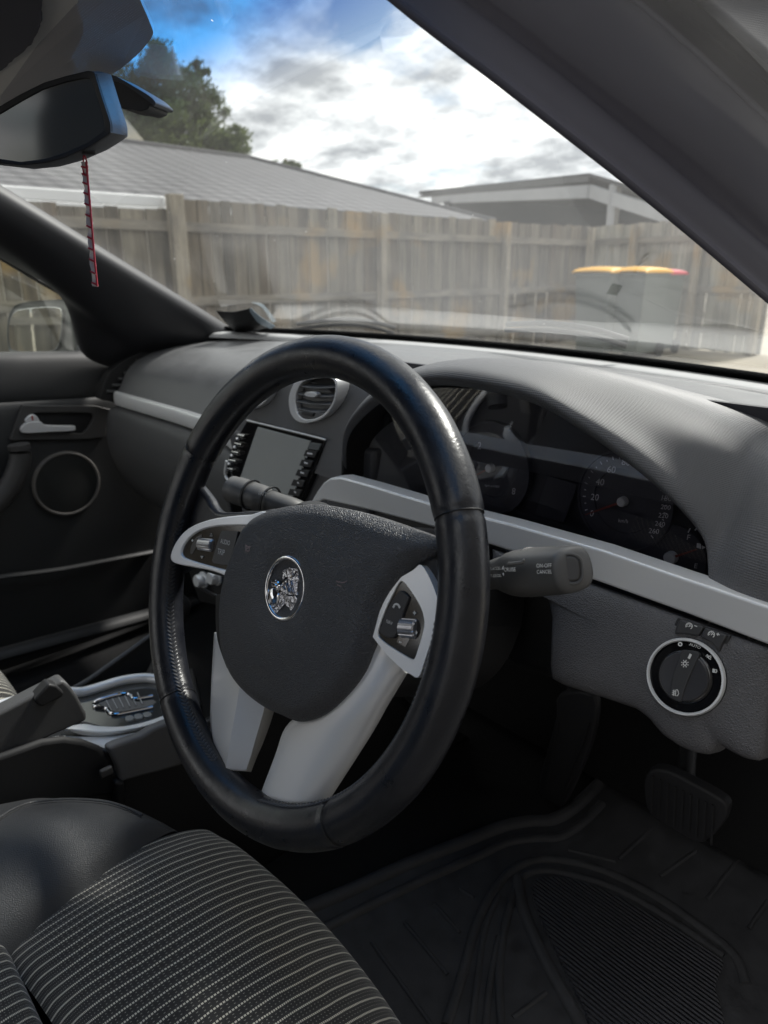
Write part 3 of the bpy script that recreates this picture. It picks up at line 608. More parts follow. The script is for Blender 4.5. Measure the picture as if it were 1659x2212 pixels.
# defroster strip at the foot of the windscreen (lighter) and slot
def base_y(x): return .70 - .35 * (x + .37) ** 2
rows = []
for x in [-1.02 + i * .11 for i in range(13)]:
    yb = base_y(x); rows.append([V((x, yb - .002, .100)), V((x, yb - .02, .1035)), V((x, yb - .05, .104)), V((x, yb - .066, .102)), V((x, yb - .072, .094))])
loft('defroster_panel', rows, M_dashl, dash, nr=4, nc=3)
slot = [on(x, y, 'Z', .1045) for x, y in [(862, 752), (1010, 768), (1150, 781), (1262, 793), (1262, 797), (1150, 787), (1010, 775), (862, 758)]]
plate('defroster_slot', slot, V((0, 0, -.004)), M_black, dash)
rows = [[on(x, y0, 'Z', .108), on(x, (y0 + y1) / 2, 'Z', .112), on(x, y1, 'Z', .106)] for x, y0, y1 in [(1272, 797, 800), (1300, 799, 820), (1400, 811, 845), (1530, 830, 880), (1720, 864, 935)]]
loft('defroster_lid', rows, M_dash, dash, nr=4, nc=4, solid=.003)
lathe('light_sensor', on(1047, 750, 'Z', .105), V((0, 0, 1)), [(.0075, -.003), (.0075, .0005), (.006, .003), (.003, .0045), (0, .005)], M_pearl, dash, seg=24)
# instrument hood
H = {
 -.205: [(.235, -.02), (.228, .0), (.235, .02), (.26, .05), (.31, .075), (.38, .09), (.47, .098)],
 -.195: [(.228, .04), (.222, .05), (.232, .062), (.262, .083), (.32, .098), (.39, .10), (.48, .10)],
 -.165: [(.228, .074), (.22, .083), (.232, .095), (.268, .108), (.33, .114), (.40, .11), (.49, .101)],
 -.12: [(.228, .102), (.22, .112), (.233, .122), (.27, .129), (.34, .129), (.41, .121), (.50, .102)],
 -.07: [(.228, .118), (.22, .128), (.233, .137), (.272, .141), (.345, .138), (.42, .127), (.51, .102)],
 -.015: [(.228, .123), (.22, .133), (.233, .142), (.278, .146), (.35, .141), (.42, .128), (.52, .102)],
 .058: [(.228, .111), (.22, .121), (.233, .133), (.278, .145), (.35, .142), (.42, .129), (.51, .102)],
 .11: [(.228, .094), (.22, .104), (.232, .118), (.276, .139), (.35, .139), (.42, .127), (.50, .102)],
 .155: [(.228, .074), (.22, .084), (.231, .101), (.272, .131), (.35, .134), (.42, .124), (.48, .102)],
 .195: [(.228, .051), (.22, .061), (.230, .080), (.267, .120), (.345, .129), (.41, .120), (.47, .101)],
 .222: [(.228, .026), (.220, .036), (.228, .060), (.262, .109), (.34, .124), (.40, .117), (.46, .101)],
 .236: [(.222, .002), (.213, .010), (.222, .045), (.256, .101), (.335, .120), (.395, .115), (.45, .101)],
 .262: [(.211, .000), (.206, .006), (.214, .045), (.25, .097), (.33, .116), (.39, .112), (.44, .10)],
 .33: [(.211, .000), (.206, .006), (.214, .045), (.25, .092), (.33, .110), (.39, .108), (.44, .10)]}
for x_ in H:
    if .05 < x_ < .23:
        for k_ in range(3): H[x_][k_] = (H[x_][k_][0], H[x_][k_][1] + (.007 if k_ < 2 else .004))
for r_ in H.values(): r_.append((r_[-1][0] + .05, r_[-1][1] + .001))
ADJ = {-0.07: (0.005, 0, 0), -0.015: (0.005, 0.002, 0), 0.058: (0.009, 0.01, 0.004), 0.11: (0.012, 0.015, 0.008), 0.155: (0.013, 0.018, 0.012), 0.195: (0.013, 0.019, 0.014), 0.222: (0.012, 0.02, 0.016), 0.236: (0.012, 0.02, 0.018), 0.262: (0.012, 0.02, 0.018), 0.33: (0.012, 0.02, 0.018)}
for x_, a_ in ADJ.items():
    for k_ in range(3): y_, z_ = H[x_][4 + k_]; H[x_][4 + k_] = (y_, z_ - a_[k_])
def huv(v, a, b): return (v.x, v.y + v.z)
loft('instrument_hood', [[V((x, y, z)) for y, z in p] for x, p in H.items()], M_hood, dash, nr=7, nc=7, uvf=lambda v, a, b: (v.x, v.y + v.z if v.y > .222 else v.z + .222), solid=.002, soff=-1, ang=70)
# inner tunnel of the cluster
lip = [(-.205, -.025), (-.204, .02), (-.195, .049), (-.165, .081), (-.12, .108), (-.07, .124), (-.015, .129), (.058, .124), (.11, .107), (.155, .087), (.195, .064), (.222, .039), (.234, .006), (.232, -.03)]
rows = [[V((x, .226, z)) for x, z in lip], [V((.01 + (x - .01) * .985, .25, z * .985 - .001)) for x, z in lip], [V((.01 + (x - .01) * .95, .312, z * .95 - .002)) for x, z in lip]]
loft('cluster_shroud', rows, M_dark, dash, nr=3, nc=6, solid=.002, ang=70)
# instruments -----------------------------------------------------------
GY = .305
face = plate('gauge_panel', [V((-.21, GY + .004, -.075)), V((.235, GY + .004, -.075)), V((.235, GY + .004, .125)), V((-.21, GY + .004, .125))], V((0, .006, 0)), M_gauge, dash)
gn = V((0, -1, 0))
def G(x, y, d=0): return on(862.7 + .48 * x, 696.8 + .48 * y, 'Y', GY - d)
def dial(cx, cy, rx, ry, name='dial'):
    c = G(cx, cy); r = (G(cx + rx, cy) - c).length
    o = lathe(name, c, gn, [(0, .0), (r * .66, .0), (r * .67, .0012), (r, .0012), (r * 1.01, .003), (r * 1.05, .003), (r * 1.05, -.004)], M_gauge2, face, seg=72)
    lathe('needle_hub', c, gn, [(r * .10, 0), (r * .10, .005), (r * .085, .0065), (0, .007)], M_silver, o, seg=28); return o, c, r
d1, c1, r1 = dial(1012, 803, 215, 240)
d2, c2, r2 = dial(416, 653, 165, 190)
cf = G(1228, 1055); d3 = lathe('dial', cf, gn, [(0, 0), (.03, 0), (.031, -.002)], M_gauge2, face, seg=40)
lathe('needle_hub', cf, gn, [(.0058, 0), (.0058, .005), (.005, .0062), (0, .0065)], M_silver, d3, seg=28)
def gt(s, x, y, w, par, m_=M_inkd, **k): text('numeral', s, G(x - w / 2, y + 9, .0016), G(x + w / 2, y + 9 + w * .12, .0016), gn, m_, par, shear=.2, **k)
for s, x, y, w in [('0', 868, 862, 17), ('20', 880, 788, 38), ('40', 904, 720, 38), ('60', 955, 664, 38), ('80', 1021, 631, 40), ('100', 1090, 622, 50), ('120', 1150, 645, 50), ('140', 1185, 695, 50), ('160', 1198, 748, 46), ('180', 1203, 790, 46), ('200', 1199, 829, 46), ('220', 1188, 867, 46), ('240', 1173, 904, 46), ('260', 1146, 937, 48), ('km/h', 1008, 888, 44)]:
    gt(s, x, y, w, d1)
tick = []
for k in range(27):
    t_ = R(205 - k * 9.4); a = c1 + V((math.cos(t_), 0, math.sin(t_))) * r1 * .86 + gn * .0016; b = c1 + V((math.cos(t_), 0, math.sin(t_))) * r1 * (.93 if k % 2 == 0 else .90) + gn * .0016; tick.append([a, b])
strokes('tick_marks', tick, .0008, gn, M_inkd, d1)
gt('2', 360, 560, 18, d2); gt('8', 516, 763, 17, d2); gt('rpm x1000', 418, 727, 66, d2, hs=.8)
tick = []
for k in range(17):
    t_ = R(215 - k * 15); a = c2 + V((math.cos(t_), 0, math.sin(t_))) * r2 * .86 + gn * .0016; b = c2 + V((math.cos(t_), 0, math.sin(t_))) * r2 * .92 + gn * .0016; tick.append([a, b])
strokes('tick_marks', tick, .0006, gn, mat('faint_ink', (.1, .1, .1), .6), d2)
gt('F', 1303, 968, 18, d3); gt('E', 1336, 1095, 17, d3)
strokes('tick_marks', [[G(1300, 945, .001), G(1310, 925, .001)], [G(1330, 935, .001), G(1340, 925, .001)], [G(1355, 950, .001), G(1365, 940, .001)], [G(1375, 965, .001), G(1385, 955, .001)]], .001, gn, M_inkd, d3)
plate('icon', [G(1340, 992, .002), G(1358, 996, .002), G(1358, 1018, .002), G(1338, 1012, .002)], gn * .0004, M_inkd, d3); plate('icon', [G(1363, 1002, .002), G(1378, 1012, .002), G(1363, 1020, .002)], gn * .0004, M_inkd, d3)
def needle(par, a, b):
    s_ = (b - a).normalized().cross(gn); plate('needle', [a + s_ * .0012, b + s_ * .0005, b - s_ * .0005, a - s_ * .0012], gn * .0008, M_red, par)
needle(d1, c1 + gn * .004, G(838, 864, .004)); needle(d2, c2 + gn * .004, G(335, 692, .004)); needle(d3, cf + gn * .004, G(1340, 1020, .004))
plate('trip_display', [G(672, 690, .003), G(805, 728, .003), G(740, 900, .003), G(612, 862, .003)], gn * .001, mat('trip_screen', (.045, .044, .055), .35), face)
lz = [V((.01 + (x - .01) * .955, .292 - .05 * (z + .03), z * .955 - .002)) for x, z in lip]
# clear cover leaning back over the dials
lens = []
for x, z in [(-.196, -.04)] + [(.01 + (x - .01) * .96, z * .96 - .003) for x, z in lip[1:-1]] + [(.224, -.04)]: lens.append(V((x, .268 - .30 * (z - .03), z)))
plate('cluster_lens', lens, V((0, .0008, 0)), M_lens, dash)
# silver strips ---------------------------------------------------------
SYV = .2
sp = [(662, 1096), (672, 1083), (684, 1062), (698, 1043), (712, 1033), (735, 1031), (800, 1049), (943, 1092), (1100, 1131), (1300, 1188), (1480, 1250), (1680, 1317), (1760, 1345), (1760, 1433), (1680, 1402), (1480, 1325), (1300, 1260), (1100, 1190), (943, 1141), (800, 1103), (700, 1080)]
dP = [on(x, y, 'Y', SYV) for x, y in sp]
plate('trim_strip', dP, V((0, .02, .0)), M_silver, dash, bevel=.003, seg=4)
rows = []
for x, yt in [(-1.036, .302), (-1.0, .300), (-.88, .300), (-.74, .300), (-.62, .292), (-.53, .272), (-.49, .262)]:
    zo = .0015 * math.sin((x + 1.05) * 5)
    rows.append([V((x, yt + .006, -.006 + zo)), V((x, yt - .003, -.0075 + zo)), V((x, yt - .006, -.02 + zo)), V((x, yt - .004, -.033 + zo)), V((x, yt + .004, -.0355 + zo))])
loft('trim_strip', rows, M_silver, dash, nr=5, nc=4, solid=.004, ang=50)
# lower face on the passenger side
rows = []
for x, dy in [(-1.038, 0), (-.95, .0), (-.82, .0), (-.70, -.002), (-.60, -.012), (-.52, -.02)]:
    rows.append([V((x, .305 + dy, -.036)), V((x, .288 + dy, -.041)), V((x, .279 + dy, -.055)), V((x, .273 + dy, -.09)), V((x, .276 + dy, -.135)), V((x, .30 + dy, -.20)), V((x, .35 + dy, -.26)), V((x, .42, -.30))])
loft('lower_panel', rows, M_lower, dash, nr=5, nc=5, solid=.004, ang=60)
# knee panel beside and under the column
kp = [(1060, 1185), (1200, 1236), (1300, 1270), (1480, 1334), (1659, 1398), (1668, 1402), (1664, 1500), (1655, 1600), (1641, 1645), (1610, 1640), (1575, 1622), (1549, 1606), (1541, 1622), (1525, 1631), (1500, 1627), (1465, 1612), (1430, 1588), (1400, 1552), (1375, 1532), (1300, 1507), (1215, 1480), (1190, 1466), (1186, 1440), (1190, 1330), (1180, 1290), (1060, 1230)]
KN = V((.03, -.91, .41)).normalized(); KP0 = V((.2, .197, -.022))
ko = resamp([onp(x, y, KN, KP0) for x, y in kp], 150)
kc = onp(1440, 1420, KN, KP0); vs = []; fs = []
for s, h in ((1.0, .03), (1.002, .006), (.995, .002), (.98, .0), (.95, -.0015), (.88, -.003), (.7, -.0045), (.45, -.005), (.2, -.005)):
    for p in ko: q = kc + (p - kc) * s; vs.append(q - KN * h)
K = len(vs) // 150
for i in range(K - 1):
    for j in range(150): fs.append([i * 150 + j, i * 150 + (j + 1) % 150, (i + 1) * 150 + (j + 1) % 150, (i + 1) * 150 + j])
fs.append([(K - 1) * 150 + j for j in range(150)])
mesh('knee_panel', vs, fs, M_knee, dash, ang=60)
# dark recess under the dash
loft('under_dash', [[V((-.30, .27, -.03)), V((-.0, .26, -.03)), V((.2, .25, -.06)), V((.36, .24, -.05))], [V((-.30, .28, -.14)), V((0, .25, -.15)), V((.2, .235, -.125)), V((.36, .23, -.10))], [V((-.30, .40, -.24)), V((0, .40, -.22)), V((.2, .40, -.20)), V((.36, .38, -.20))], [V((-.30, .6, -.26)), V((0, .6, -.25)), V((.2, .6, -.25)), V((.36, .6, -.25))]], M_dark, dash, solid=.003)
loft('dash_end', [[V((.33, .21, .0)), V((.335, .3, .08)), V((.335, .45, .098))], [V((.335, .215, -.04)), V((.34, .3, -.04)), V((.34, .5, -.04))], [V((.325, .22, -.11)), V((.33, .3, -.11)), V((.33, .5, -.12))]], M_knee, dash, solid=.004)
# headlamp knob -----------------------------------------------------------
def K6(x, y, d=.006): return onp(1360.4 + .18 * x, 1260.8 + .18 * y, KN, KP0 + KN * d)
kn = KN; kc = K6(665, 1115); kr = (K6(1130, 1060) - K6(200, 1160)).length / 2 / 1.045
sw = lathe('light_switch', kc, kn, [(kr * 1.07, -.006), (kr * 1.07, -.002), (kr * 1.04, .0)], M_dark, dash, seg=72)
lathe('chrome_ring', kc, kn, [(kr * 1.03, -.003), (kr * 1.045, .0005), (kr * 1.015, .003), (kr * .965, .003), (kr * .94, .0005), (kr * .9, -.002)], M_silver, sw, seg=72)
lathe('switch_face', kc, kn, [(kr * .945, .001), (kr * .90, -.0005), (kr * .74, -.0005), (kr * .70, .0012), (kr * .66, .0018), (0, .0018)], M_gloss, sw, seg=72)
lathe('knob_disc', kc + kn * .0018, kn, [(kr * .655, 0), (kr * .65, .002), (kr * .62, .0028), (0, .0016)], mat('knob_satin', (.03, .03, .034), .38), sw, seg=64)
bar = [(620, 805), (700, 798), (790, 812), (835, 850), (800, 930), (740, 1060), (690, 1180), (650, 1290), (622, 1400), (580, 1412), (520, 1385), (480, 1340), (484, 1270), (505, 1150), (540, 1030), (590, 890)]
grip = plate('knob_grip', cr([K6(x, y, .0115) for x, y in bar], 3, True), -KN * .005, M_btn, sw, bevel=.002, seg=4)
kf = .0118
def ks(name, lines, w, d): strokes(name, [[K6(x, y, d) for x, y in l] for l in lines], w, kn, M_ink, sw)
def circ(cx, cy, r, n=14, a0=0, a1=360, sx=1): return [(cx + r * sx * math.cos(R(a0 + (a1 - a0) * i / n)), cy + r * math.sin(R(a0 + (a1 - a0) * i / n))) for i in range(n + 1)]
ks('icon', [circ(663, 960, 20)] + [[(663 + 32 * math.cos(a), 960 + 32 * math.sin(a)), (663 + 47 * math.cos(a), 960 + 47 * math.sin(a))] for a in [R(22.5 + 45 * k) for k in range(8)]] + [[(655, 935), (680, 937)]], .0007, kf)
ks('icon', [[(735, 845), (708, 900)]], .0017, kf)
ks('icon', [[(555, 1275), (550, 1345), (575, 1345), (588, 1320), (583, 1290), (570, 1272), (555, 1275)], [(515, 1287), (548, 1293)], [(512, 1308), (546, 1314)], [(508, 1330), (544, 1335)], [(532, 1272), (526, 1345)]], .0006, kf)
ks('icon', [circ(607, 726, 20)], .0009, .0095)
text('lettering', 'AUTO', K6(712, 738, .0098), K6(846, 786, .0098), kn, M_ink, sw)
ks('icon', [circ(925, 868, 16, 8, -90, 90), [(912, 868), (925, 868)], circ(965, 886, 18, 8, 90, 270), [(965, 886), (980, 890)], [(965, 868), (980, 870)], [(963, 904), (975, 908)]], .0006, .0095)
ks('icon', [[(1022, 1028), (1020, 1068), (1036, 1068), (1047, 1052), (1043, 1036), (1022, 1028)], [(995, 1024), (1016, 1028)], [(994, 1036), (1015, 1040)], [(993, 1048), (1014, 1052)], [(993, 1059), (1013, 1063)]], .0006, .0095)
# buttons above the knob
def plq(name, pts, d, th, m_, par, bv=.0008, n=0):
    P = [K6(x, y, d) for x, y in pts]; P = cr(P, n, True) if n else P
    return plate(name, P, -KN * th, m_, par, bevel=bv)
plq('switch_frame', [(575, 405), (1215, 622), (1190, 680), (1090, 900), (1060, 960), (900, 1000), (600, 900), (480, 640), (500, 580), (530, 490)], .004, .01, M_dark, dash)
b1 = plq('dash_button', [(612, 425), (892, 518), (826, 628), (640, 600), (530, 606), (560, 500), (585, 450)], .0075, .006, M_btn, dash, .0012)
b2 = plq('dash_button', [(905, 524), (1168, 615), (1105, 730), (1072, 822), (990, 720), (838, 634)], .0075, .006, M_btn, dash, .0012)
def gicon(par, cx, cy, sgn):
    ls = [circ(cx, cy, 38, 14, -200, 60)] + [[(cx + 18 * math.cos(a), cy + 18 * math.sin(a)), (cx + 30 * math.cos(a), cy + 30 * math.sin(a))] for a in [R(180 + 45 * k) for k in range(5)]] + [[(cx - 4, cy + 8), (cx + 14, cy - 12)]]
    ls.append([(cx + 62, cy - 8), (cx + 98, cy + 6)])
    if sgn > 0: ls.append([(cx + 84, cy - 20), (cx + 74, cy + 16)])
    strokes('icon', [[K6(x, y, .0079) for x, y in l] for l in ls], .0006, kn, M_ink, par)
gicon(b1, 713, 510, -1); gicon(b2, 980, 610, 1)

M_stack = mat('stack_charcoal', (.075, .076, .082), .5, bump=('grain', 800), bs=.2, bd=.0004)
# centre stack -----------------------------------------------------------
def S4(x, y, Y=.247): return on(331.8 + .36 * x, 696.8 + .36 * y, 'Y', Y)
stackc = thing('centre_stack', 'centre dash stack with oval air vents and a blank navigation screen', 'dash console', (-.36, .25, 0))
pts = [(-.515, .0), (-.50, -.05), (-.49, -.12), (-.47, -.20), (-.455, -.27), (-.27, -.27), (-.235, -.18), (-.205, -.10), (-.185, -.03), (-.18, .03)]
plate('stack_face', cr([V((x, .2555, z)) for x, z in pts], 3, False), V((0, .05, 0)), M_stack, stackc, bevel=.006)
def vent(dx):
    o = V((dx, 0, 0)); ring_o = [(960, 322), (1045, 318), (1090, 340), (1098, 400), (1085, 480), (1040, 550), (980, 590), (910, 605), (855, 590), (820, 545), (808, 480), (815, 420), (845, 360), (890, 330)]
    ring_i = [(968, 336), (1040, 332), (1080, 350), (1088, 402), (1072, 475), (1030, 538), (975, 572), (920, 580), (880, 565), (858, 530), (850, 470), (858, 415), (885, 365), (920, 345)]
    A = resamp(cr([S4(x, y, .243) + o for x, y in ring_o], 4, True), 90, S4(1098, 400, .243) + o); B = resamp(cr([S4(x, y, .243) + o for x, y in ring_i], 4, True), 90, S4(1088, 402, .243) + o)
    v_ = thing_part = ringplate('air_vent', A, B, V((0, .02, 0)), M_silver, stackc, bevel=.0025, seg=3)
    plate('vent_well', [p + V((0, .012, 0)) for p in B], V((0, .004, 0)), M_black, v_)
    cB = sum(B, V((0, 0, 0))) / 90
    for k, (ya, yb) in enumerate([((880, 378), (1085, 385)), ((865, 425), (1080, 440)), ((860, 470), (1065, 488)), ((868, 515), (1040, 530))]):
        a = S4(*ya, .2445) + o; b = S4(*yb, .2445) + o; mcurve = (a + b) / 2 + V((0, 0, -.0015))
        loft('vent_slat', [[p + V((0, .011, .003)), p + V((0, 0, .0)), p + V((0, .0006, -.002))] for p in cr([a, mcurve, b], 5)], M_dash, v_, nr=1, nc=2, solid=.0012)
    plate('vent_tab', cr([S4(x, y, .240) + o for x, y in [(905, 425), (930, 415), (965, 422), (975, 438), (960, 448), (915, 442)]], 3, True), V((0, .008, 0)), M_silver, v_, bevel=.001)
    plate('vent_lower_lip', cr([S4(x, y, .2435) + o for x, y in [(868, 530), (1035, 545), (980, 575), (925, 585), (885, 568)]], 2, True), V((0, .004, 0)), M_dash, v_, bevel=.001)
    plate('vent_wheel', [S4(x, y, .241) + o for x, y in [(890, 530), (960, 542), (950, 566), (882, 552)]], V((0, .004, 0)), M_btn, v_, bevel=.0008)
vent(0)
vent(-.132)
# screen unit
bz = [(560, 590), (1030, 705), (1005, 780), (960, 900), (900, 1040), (862, 1110), (430, 985), (430, 900), (455, 800), (500, 690)]
unit = plate('screen_unit', [S4(x, y, .2475) for x, y in bz], V((0, .01, 0)), M_gloss, stackc, bevel=.0012)
plate('screen', [S4(x, y, .2455) for x, y in [(622, 628), (938, 712), (832, 1050), (520, 928)]], V((0, .003, 0)), M_screen, unit, bevel=.0006)
tube('chrome_edge', [S4(x, y, .2455) for x, y in [(560, 586), (700, 620), (900, 668), (1032, 702)]], .0012, M_silver, unit)
tube('chrome_edge', cr([S4(x, y, .243) for x, y in [(438, 830), (430, 900), (440, 935), (480, 965), (560, 990)]], 5), .0022, M_silver, unit)
for k, (x, y, s) in enumerate([(968, 742, ''), (945, 785, 'DVD'), (920, 843, 'MAP'), (897, 902, 'NAV'), (870, 962, '0'), (850, 1018, '+')]):
    b_ = plate('side_button', [S4(x - 32, y - 22, .2453), S4(x + 36, y - 12, .2453), S4(x + 20, y + 26, .2453), S4(x - 48, y + 16, .2453)], V((0, .003, 0)), mat('lit_key', (.16, .17, .17), .25) if k == 0 else M_btn, unit, bevel=.0005)
for k in range(6):   # worn legends, too soft to read in the photograph
    x, y = [(938, 786), (915, 843), (893, 902), (868, 962), (850, 1018), (918, 808)][k]; w_ = [16, 11, 11, 5, 6, 4][k]
    strokes('legend', [[S4(x - w_, y - 3, .2449), S4(x + w_, y + 2, .2449)]], .0022, gn, M_inkd, unit)
strokes('legend', [[S4(x, y, .2449), S4(x + 2, y + 5, .2449)] for x, y in [(918, 806), (895, 866), (876, 925), (853, 985)]], .0018, gn, M_ink, unit)
for k in range(5):
    x, y = 536 - 17 * k, 682 + 50 * k
    tube('side_key', [S4(x - 28, y - 6, .2445), S4(x + 14, y + 4, .2445)], [.0022, .0032], M_chrome, unit, seg=10)
    tube('side_key', [S4(x - 36, y + 14, .2445), S4(x - 28, y + 20, .2445)], .002, M_silver, unit, seg=8)
# heater controls seen through the wheel
for x, y, r_, mm in [(441, 1252, .012, M_silver), (470, 1246, .012, M_silver)]:
    lathe('heater_knob', on(x, y, 'Y', .25), V((0, -1, .1)), [(r_ * 1.2, 0), (r_ * 1.2, .003), (r_, .004), (r_ * .92, .014), (r_ * .8, .016), (0, .016)], mm, stackc, seg=32)
tube('heater_trim', cr([on(x, y, 'Y', .25) for x, y in [(420, 1262), (445, 1275), (470, 1288), (500, 1300)]], 4), .004, M_chrome, stackc)
plate('heater_panel', [on(x, y, 'Y', .253) for x, y in [(400, 1215), (560, 1240), (560, 1330), (430, 1300)]], V((0, .01, 0)), M_dark, stackc, bevel=.003)

# end vent at the far left
ev = [(346, 750), (318, 768), (292, 788), (272, 812), (258, 842), (250, 868), (236, 866), (217, 862), (222, 842), (232, 815), (248, 794), (275, 774), (305, 760)]
evo = plate('side_air_vent', cr([on(x, y, 'X', -1.040) for x, y in ev], 2, True), V((-.03, 0, 0)), M_black, dash, bevel=.002)
for k in range(6):
    t_ = k / 5; a = on(238 + 55 * t_ - 8 * (1 - t_), 845 - 66 * t_, 'X', -1.038); b = on(262 + 52 * t_, 846 - 66 * t_, 'X', -1.038); tube('vent_slat', [a, b], .0028, M_lower, evo)
lathe('vent_tab', on(277, 812, 'X', -1.037), V((1, 0, 0)), [(.006, 0), (.006, .004), (0, .006)], M_silver, evo, seg=20)

# ================================================================== CAR BODY (pillars, glass, roof, bonnet)
car = thing('car_body', 'body of the car: windscreen, roof pillars, headlining, floor and bonnet', 'car body', (-.37, .3, -.5))
xs = [-1.02 + i * (1.37 / 24) for i in range(25)]
vs = []; fs = []; nys = 30
for i, x in enumerate(xs):
    yb = base_y(x)
    for j in range(nys):
        y = yb - (j / (nys - 1)) * .92; vs.append(V((x, y, WSZ(x, y))))
for i in range(len(xs) - 1):
    for j in range(nys - 1): a = i * nys + j; fs.append([a, a + 1, a + nys + 1, a + nys])
mesh('windscreen', vs, fs, M_glass, car, ang=80)
def PL(pts, kz=None): return [on(x, y, 'X', X_) for x, y, X_ in pts]
# black border at the foot of the glass
rows = []
for x in [-1.03 + i * .1 for i in range(15)]:
    yb = base_y(x); rows.append([V((x, yb + .015, WSZ(x, yb + .015) + .002)), V((x, yb - .008, WSZ(x, yb - .008) - .003)), V((x, yb - .026, WSZ(x, yb - .026) - .003))])
loft('windscreen_border', rows, M_dark, car, nr=3, nc=2, solid=.0015)
# far (left) pillar
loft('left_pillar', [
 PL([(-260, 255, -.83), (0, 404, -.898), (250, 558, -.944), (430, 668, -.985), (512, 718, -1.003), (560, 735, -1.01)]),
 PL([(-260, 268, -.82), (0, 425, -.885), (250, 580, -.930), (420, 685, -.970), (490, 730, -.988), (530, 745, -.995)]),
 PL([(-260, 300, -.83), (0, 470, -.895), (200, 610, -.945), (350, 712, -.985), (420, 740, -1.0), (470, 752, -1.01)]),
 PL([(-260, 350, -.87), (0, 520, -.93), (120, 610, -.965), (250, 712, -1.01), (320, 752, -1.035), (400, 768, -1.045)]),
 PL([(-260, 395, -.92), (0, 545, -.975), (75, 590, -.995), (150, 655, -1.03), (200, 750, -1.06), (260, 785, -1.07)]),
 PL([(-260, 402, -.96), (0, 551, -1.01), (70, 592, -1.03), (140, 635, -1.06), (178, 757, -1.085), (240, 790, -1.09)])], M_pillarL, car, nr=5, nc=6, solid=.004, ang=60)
loft('window_seal', [PL([(-100, 494, -1.02), (0, 552, -1.04), (70, 594, -1.06), (138, 634, -1.085)]), PL([(-100, 499, -1.03), (0, 557, -1.05), (70, 599, -1.07), (136, 638, -1.09)])], M_door, car, nc=5, nr=2, solid=.004)
# near (right) pillar and door frame
def rp(o, dx): return PL([(x + o * .62, y - o * .78, X_ + dx) for x, y, X_ in [(520, -290, .03), (840, 0, .075), (1100, 190, .118), (1400, 432, .172), (1659, 648, .222), (1850, 810, .255)]])
def band(lst): P = PL(lst); return [P[0] + V((0, -.11, .085))] + P
rows = [
 band([(560, -250, .06), (845, 8, .100), (1100, 205, .140), (1400, 440, .185), (1659, 657, .222), (1900, 862, .256)]),
 band([(560, -262, .054), (845, -3, .094), (1105, 190, .134), (1402, 426, .179), (1661, 642, .216), (1900, 848, .250)]),
 band([(600, -280, .056), (880, -24, .096), (1140, 172, .136), (1430, 400, .181), (1680, 610, .218), (1900, 800, .25)]),
 band([(660, -280, .062), (925, -30, .100), (1200, 180, .140), (1480, 410, .186), (1700, 597, .220), (1900, 770, .25)]),
 band([(675, -285, .055), (936, -40, .094), (1212, 168, .134), (1495, 398, .180), (1712, 583, .215), (1900, 750, .245)]),
 band([(760, -300, .07), (1000, -100, .105), (1290, 110, .145), (1560, 330, .19), (1760, 510, .225), (1960, 700, .255)]),
 band([(950, -330, .10), (1180, -130, .135), (1420, 50, .17), (1659, 265, .21), (1850, 450, .24), (2050, 640, .27)])]
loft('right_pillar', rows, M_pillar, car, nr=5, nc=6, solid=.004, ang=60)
rows = [
 band([(950, -330, .102), (1180, -130, .137), (1420, 50, .172), (1659, 265, .212), (1850, 450, .242), (2050, 640, .272)]),
 band([(975, -345, .088), (1205, -145, .123), (1445, 35, .158), (1680, 245, .198), (1870, 430, .228), (2070, 620, .258)]),
 band([(1040, -345, .09), (1270, -140, .125), (1500, 40, .16), (1720, 225, .20), (1900, 400, .23), (2100, 590, .26)]),
 band([(1085, -360, .13), (1320, -165, .165), (1550, 12, .20), (1760, 195, .235), (1940, 370, .26), (2140, 560, .29)])]
loft('door_seal', rows, M_pillar, car, nr=5, nc=6, solid=.003, ang=60)
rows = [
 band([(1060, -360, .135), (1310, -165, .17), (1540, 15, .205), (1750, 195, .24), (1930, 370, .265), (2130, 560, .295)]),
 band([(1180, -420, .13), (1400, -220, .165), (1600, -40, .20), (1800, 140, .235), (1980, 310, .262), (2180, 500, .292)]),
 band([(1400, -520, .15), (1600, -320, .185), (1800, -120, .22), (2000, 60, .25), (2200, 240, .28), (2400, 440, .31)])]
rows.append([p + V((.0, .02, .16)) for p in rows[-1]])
loft('roof_rail', rows, mat('rail_trim_shaded', (.035, .034, .042), .8), car, nr=4, nc=6, solid=.004, ang=60)  # pillar trim darkened in the colour itself, to offset its sunlit patch
# roof lining, rear shelf and far side behind the camera
loft('headlining', [[V((-1.0, -.20, .50)), V((-.6, -.235, .575)), V((-.2, -.235, .58)), V((.16, -.20, .50))], [V((-1.0, -.7, .54)), V((-.6, -.7, .64)), V((-.2, -.7, .64)), V((.2, -.7, .54))], [V((-1.0, -1.9, .50)), V((-.6, -1.9, .58)), V((-.2, -1.9, .58)), V((.2, -1.9, .50))]], M_pillar, car, solid=.01)
loft('windscreen_header', [[V((x, yh + .02, WSZ(x, yh + .02) - .003)), V((x, yh - .01, WSZ(x, yh) - .022)), V((x, yh - .045, WSZ(x, yh) - .024)), V((x, yh - .09, WSZ(x, yh) + .02))] for x, yh in [(-.96, -.14), (-.85, -.155), (-.6, -.17), (-.37, -.175), (-.1, -.17), (.08, -.155), (.18, -.13)]], M_pillar, car, solid=.005)
loft('rear_cabin', [[V((-1.05, -2.0, .05)), V((-.37, -2.1, .05)), V((.3, -2.0, .05))], [V((-1.1, -1.5, -.0)), V((-.37, -1.5, -.0)), V((.35, -1.5, -.0))], [V((-1.1, -1.45, -.5)), V((-.37, -1.45, -.5)), V((.35, -1.45, -.5))]], M_door, car, solid=.01)
